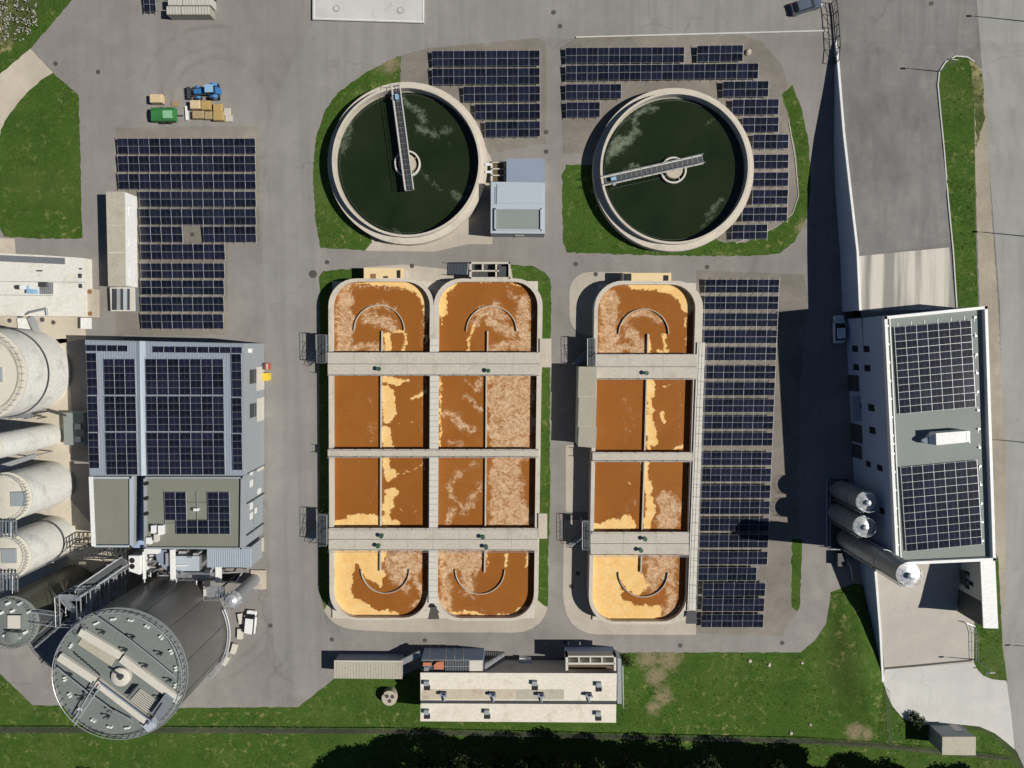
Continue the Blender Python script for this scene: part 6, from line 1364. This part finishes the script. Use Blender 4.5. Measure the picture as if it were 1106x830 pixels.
# ------------------------------------------------------------------ lamp posts, manholes
def lamp(u, v, H, label, onT=True):
    c = T(u, v) if onT else P(u, v); r = thing('street_lamp', label, 'street lamp', c, 'street lamps on the raised side')
    b = MB(); b.tube(c, c+Vector((0, 0, H)), .09, 'steel', 10, .06); b.obj('pole', r, True)
    b = MB(); b.bar(c+Vector((0, 0, H-.05)), c+Vector((-1.0, .05, H+.1)), .07, .07, 'steel'); b.obj('arm', r)
    b = MB(); b.box((c.x-1.2, c.y+.05, c.z+H+.08), (.7, .3, .14), 'steel_dark'); hh = b.obj('lamp_head', r)
    b = MB(); b.box((c.x-1.2, c.y+.05, c.z+H), (.55, .22, .03), 'lamp'); b.obj('lens', hh)
lamp(1014.5, 77.5, 4.6, 'short street lamp at the rounded top of the traffic island'); lamp(1113, 24, 9, 'street lamp whose shadow falls on the road at the upper right corner')
lamp(1122, 257, 9, 'street lamp whose shadow falls on the road beside the traffic island'); lamp(1135, 481, 9, 'street lamp whose shadow falls on the road right of the lower roof solar array')
lamp(1150, 702, 9, 'street lamp whose shadow falls on the road in the lower right corner'); lamp(1053, 712.5, 4.8, 'short street lamp at the right corner of the pale concrete yard')
mh_ = MB(); mh_.lathe((0, 0, 0), [(.36, .0), (.36, .012)], 'lid', 20); proto = mh_.obj('manhole_cover')
ML = [(60, 69, 'left of the pale track end'), (106, 78, 'on the open yard above the left solar array'), (292, 676, 'right of the white car'), (358.5, 691, 'below the lower left corner of the brown tank pair'),
      (459, 692, 'on the road under the middle of the brown tank pair'), (445, 287.5, 'above the left inlet chamber'), (353.3, 283.5, 'beside the larger manhole above the brown tank pair'), (598, 13.5, 'upper of two near the top middle'),
      (605, 28.5, 'lower of two near the top middle'), (590, 143, 'between the two solar arrays near the control building'), (590, 164, 'right above the control building corner'), (622, 285.5, 'above the pale apron of the single brown tank'),
      (643.5, 296.5, 'on the pale apron above the single brown tank'), (764, 288.8, 'above the long solar array'), (735, 697.5, 'below the single brown tank'), (845, 694.8, 'near the lower right bend of the road'),
      (617, 633.5, 'lower of two on the pale apron left of the single tank'), (624, 619.5, 'upper of two on the pale apron left of the single tank'), (610, 694, 'on the road above the pit frame'), (207.8, 253.6, 'in the gap of the left solar array')]
for i, (u, v, lab) in enumerate(ML):
    o = proto if i == 0 else proto.copy()
    if i: COL.objects.link(o)
    o.location = P(u, v, .036); tag(o, 'round iron manhole cover '+lab, 'manhole cover', 'iron manhole covers')
for uvr, lab in (((338, 296.3, 1.75), 'largest dark round manhole cover at the upper left of the brown tank pair'), ((10.2, 346.5, 1.0), 'leftmost dark lid on the beige apron'), ((45.5, 345.5, 1.1), 'middle dark lid on the beige apron'), ((57.6, 348.5, 1.0), 'rightmost dark lid on the beige apron')):
    o = proto.copy(); COL.objects.link(o); o.location = P(uvr[0], uvr[1], .038); o.scale = (uvr[2],)*2+(1,); tag(o, lab, 'manhole cover', 'iron manhole covers')
o = proto.copy(); COL.objects.link(o); o.location = T(1006, 4, .03); tag(o, 'round iron manhole cover near the top edge on the right hand yard', 'manhole cover', 'iron manhole covers')
# ------------------------------------------------------------------ fence
def fence(pts, label, step=2.5, h=1.6):
    r = thing('wire_fence', label, 'fence', P(*pts[0])); q = [P(u, v, 0) for u, v in pts]
    b = MB()
    for a, c in zip(q, q[1:]):
        n = max(1, int((c-a).length/step))
        for k in range(n): p_ = a.lerp(c, k/n); b.tube(p_, p_+Vector((0, 0, h+.1)), .04, 'steel', 5)
    o = b.obj('posts', r); o['kind'] = 'stuff'
    b = MB()
    for a, c in zip(q, q[1:]):
        for z_ in np.linspace(.15, h, 7): b.tube(a+Vector((0, 0, z_)), c+Vector((0, 0, z_)), .016, 'steel_dark', 4)
    b.obj('wires', r)['kind'] = 'stuff'
fence([(-90, 784.5), (180, 785), (430, 786.5), (700, 793), (880, 797), (956, 802), (1020, 808), (1090, 816)], 'long wire fence running across the grass at the bottom')
fence([(955.5, 742), (959, 801)], 'short wire fence running down from the end of the retaining wall')
sheet('ditch', [[(-90, 786), (180, 786.5), (430, 788), (700, 795), (880, 799), (956, 804), (1090, 818), (1090, 822), (956, 809), (880, 804), (700, 800), (430, 793), (180, 792), (-90, 792)]], 'ditch', .03, rough=.6)
# rubble and tufts
random.seed(21)
for i, (u, v, s_) in enumerate(((809.5, 714, .3), (830.5, 718, .3), (866, 716, .22), (854, 792, .3), (875, 783, .22), (808, 57, .5))):
    b = MB(); c = P(u, v, 0); n = 9; rs_ = []
    for z_, rr_ in ((0, s_), (s_*.5, s_*1.05), (s_*.9, s_*.55)): rs_.append([(c.x+rr_*random.uniform(.8, 1.15)*math.cos(2*PI*k/n), c.y+rr_*random.uniform(.8, 1.15)*math.sin(2*PI*k/n), z_) for k in range(n)])
    b.loft(rs_, 'concrete_cream'); tag(b.obj('field_stone'), ('pale stone on the meadow, leftmost of the three by the road', 'pale stone on the meadow, middle of the three by the road', 'pale stone on the meadow, rightmost of the three by the road', 'pale stone low on the meadow near the fence', 'small pale stone on the meadow above the one near the fence', 'pale stone in the gravel right of the top solar row')[i], 'stone', 'pale stones')
# ------------------------------------------------------------------ trees and bushes
def crown(c, rx, rz, n, leaf, m, seed, lobes=14):
    rnd = random.Random(seed); b = MB(); L_ = []
    for _ in range(lobes):
        a = rnd.uniform(0, 2*PI); e = rnd.uniform(-.7, 1); rr_ = rnd.uniform(.35, .75)
        L_.append((Vector((rx*rr_*math.cos(a)*math.cos(e), rx*rr_*math.sin(a)*math.cos(e), rz*.75*math.sin(e))), rnd.uniform(.28, .5)*rx))
    for _ in range(n):
        o, r_ = rnd.choice(L_); d = Vector((rnd.gauss(0, 1), rnd.gauss(0, 1), rnd.gauss(0, 1))).normalized(); p = c+o+d*r_*rnd.uniform(.55, 1.05)
        nrm = (d+Vector((rnd.gauss(0, .5), rnd.gauss(0, .5), rnd.gauss(0, .5)))).normalized(); a = nrm.orthogonal().normalized(); q = nrm.cross(a); s_ = leaf*rnd.uniform(.6, 1.3)
        b.face([p-a*s_-q*s_*.3, p+q*s_*.6, p+a*s_-q*s_*.2, p-q*s_*.7], m)
    return b
def tree(u, v, H, R, m, label, seed, n=7000):
    c = P(u, v); r = thing('dark_tree', label, 'tree', c, 'trees along the bottom edge')
    b = MB(); b.tube(c, c+Vector((0, 0, H*.5)), .3, 'bark', 9, .2); rnd = random.Random(seed)
    for k in range(6): a = rnd.uniform(0, 2*PI); z_ = H*rnd.uniform(.3, .45); b.tube(c+Vector((0, 0, z_)), c+Vector((R*.6*math.cos(a), R*.6*math.sin(a), z_+H*.3)), .13, 'bark', 6, .05)
    b.obj('trunk', r, True)
    crown(c+Vector((0, 0, H*.58)), R, H*.42, n, .26, m, seed).obj('crown', r)
TS = [(398, 838, 6, 3.6), (430, 822, 7.5, 3.9), (462, 812, 7, 4.2), (497, 806, 6.5, 3.9), (535, 810, 8, 4.2), (570, 804, 6, 3.4), (602, 808, 8, 4.2), (640, 812, 8.5, 4.3), (675, 808, 7, 3.8), (712, 818, 8, 4.3), (748, 812, 7.5, 4), (785, 822, 8, 4.3), (820, 814, 7, 3.9), (857, 818, 8, 4.2), (893, 822, 7.5, 4), (930, 830, 7.5, 4), (965, 832, 7, 3.8), (1000, 838, 7, 3.8), (1040, 842, 6.5, 3.6), (1078, 842, 6.5, 3.6)]
pos_ = ['leftmost', 'second', 'third', 'fourth', 'fifth', 'sixth', 'seventh', 'eighth', 'ninth', 'tenth', 'eleventh', 'twelfth', 'thirteenth', 'fourteenth', 'fifteenth', 'sixteenth', 'seventeenth', 'eighteenth', 'nineteenth', 'twentieth']
for i, (u, v, H, R) in enumerate(TS):
    tree(u, v+9, H+5.5, R, 'leaf_dry' if i in (6, 9) else 'leaf', f'dark bushy tree at the bottom edge, {pos_[i]}{"" if i == 0 else " from the left"} of the row', 100+i)
for i in range(9):      # second row just outside the lower edge: its shade falls into the picture
    tree(420+i*80, 872+6*(i % 2), 10, 4.6, 'leaf', f'tall dark tree hidden behind the bottom row, {pos_[i]}{"" if i == 0 else " from the left"} of the back row', 200+i, 3500)
for i, (u, v, R, lab) in enumerate(((100, 836, 1.8, 'low dark bush at the bottom edge below the huge dark tank'), (676, 712, 1.3, 'small green bush at the upper right corner of the cream roofed building'), (652, 197, .8, 'tiny dark bush beside the left rim of the right round tank'), (989, 775, 1.5, 'dark green bush above the small beige shed'))):
    c = P(u, v); r = thing('green_bush', lab, 'bush', c, 'bushes')
    b = MB(); 
    for k in range(5): a = k*1.3; b.tube(c, c+Vector((R*.4*math.cos(a), R*.4*math.sin(a), R*.7)), .04, 'bark', 5)
    b.obj('stem', r); crown(c+Vector((0, 0, R*.55)), R, R*.5, int(500*R*R), .12, 'leaf_bush', 300+i, 8).obj('foliage', r)
b = MB(); rnd = random.Random(4)
for _ in range(2600):
    u, v = rnd.uniform(-8, 40), rnd.uniform(-8, 44)
    if u*.9+v > 66 or mnoise.noise((u*.12, v*.12, 0)) < -.05: continue
    p = P(u, v, rnd.uniform(.1, .5)); s_ = rnd.uniform(.08, .2); nrm = Vector((rnd.gauss(0, .5), rnd.gauss(0, .5), 1)).normalized(); a = nrm.orthogonal().normalized(); a.rotate(Matrix.Rotation(rnd.uniform(0, 6), 3, nrm)); q = nrm.cross(a)
    b.face([p-a*s_, p+q*s_*.5, p+a*s_, p-q*s_*.5], 'crate_white' if rnd.random() < .45 else 'leaf_dry')
o = b.obj('flowering_ground_cover'); tag(o, 'mottled pale and green ground cover in the top left corner', 'ground cover', kind='stuff')
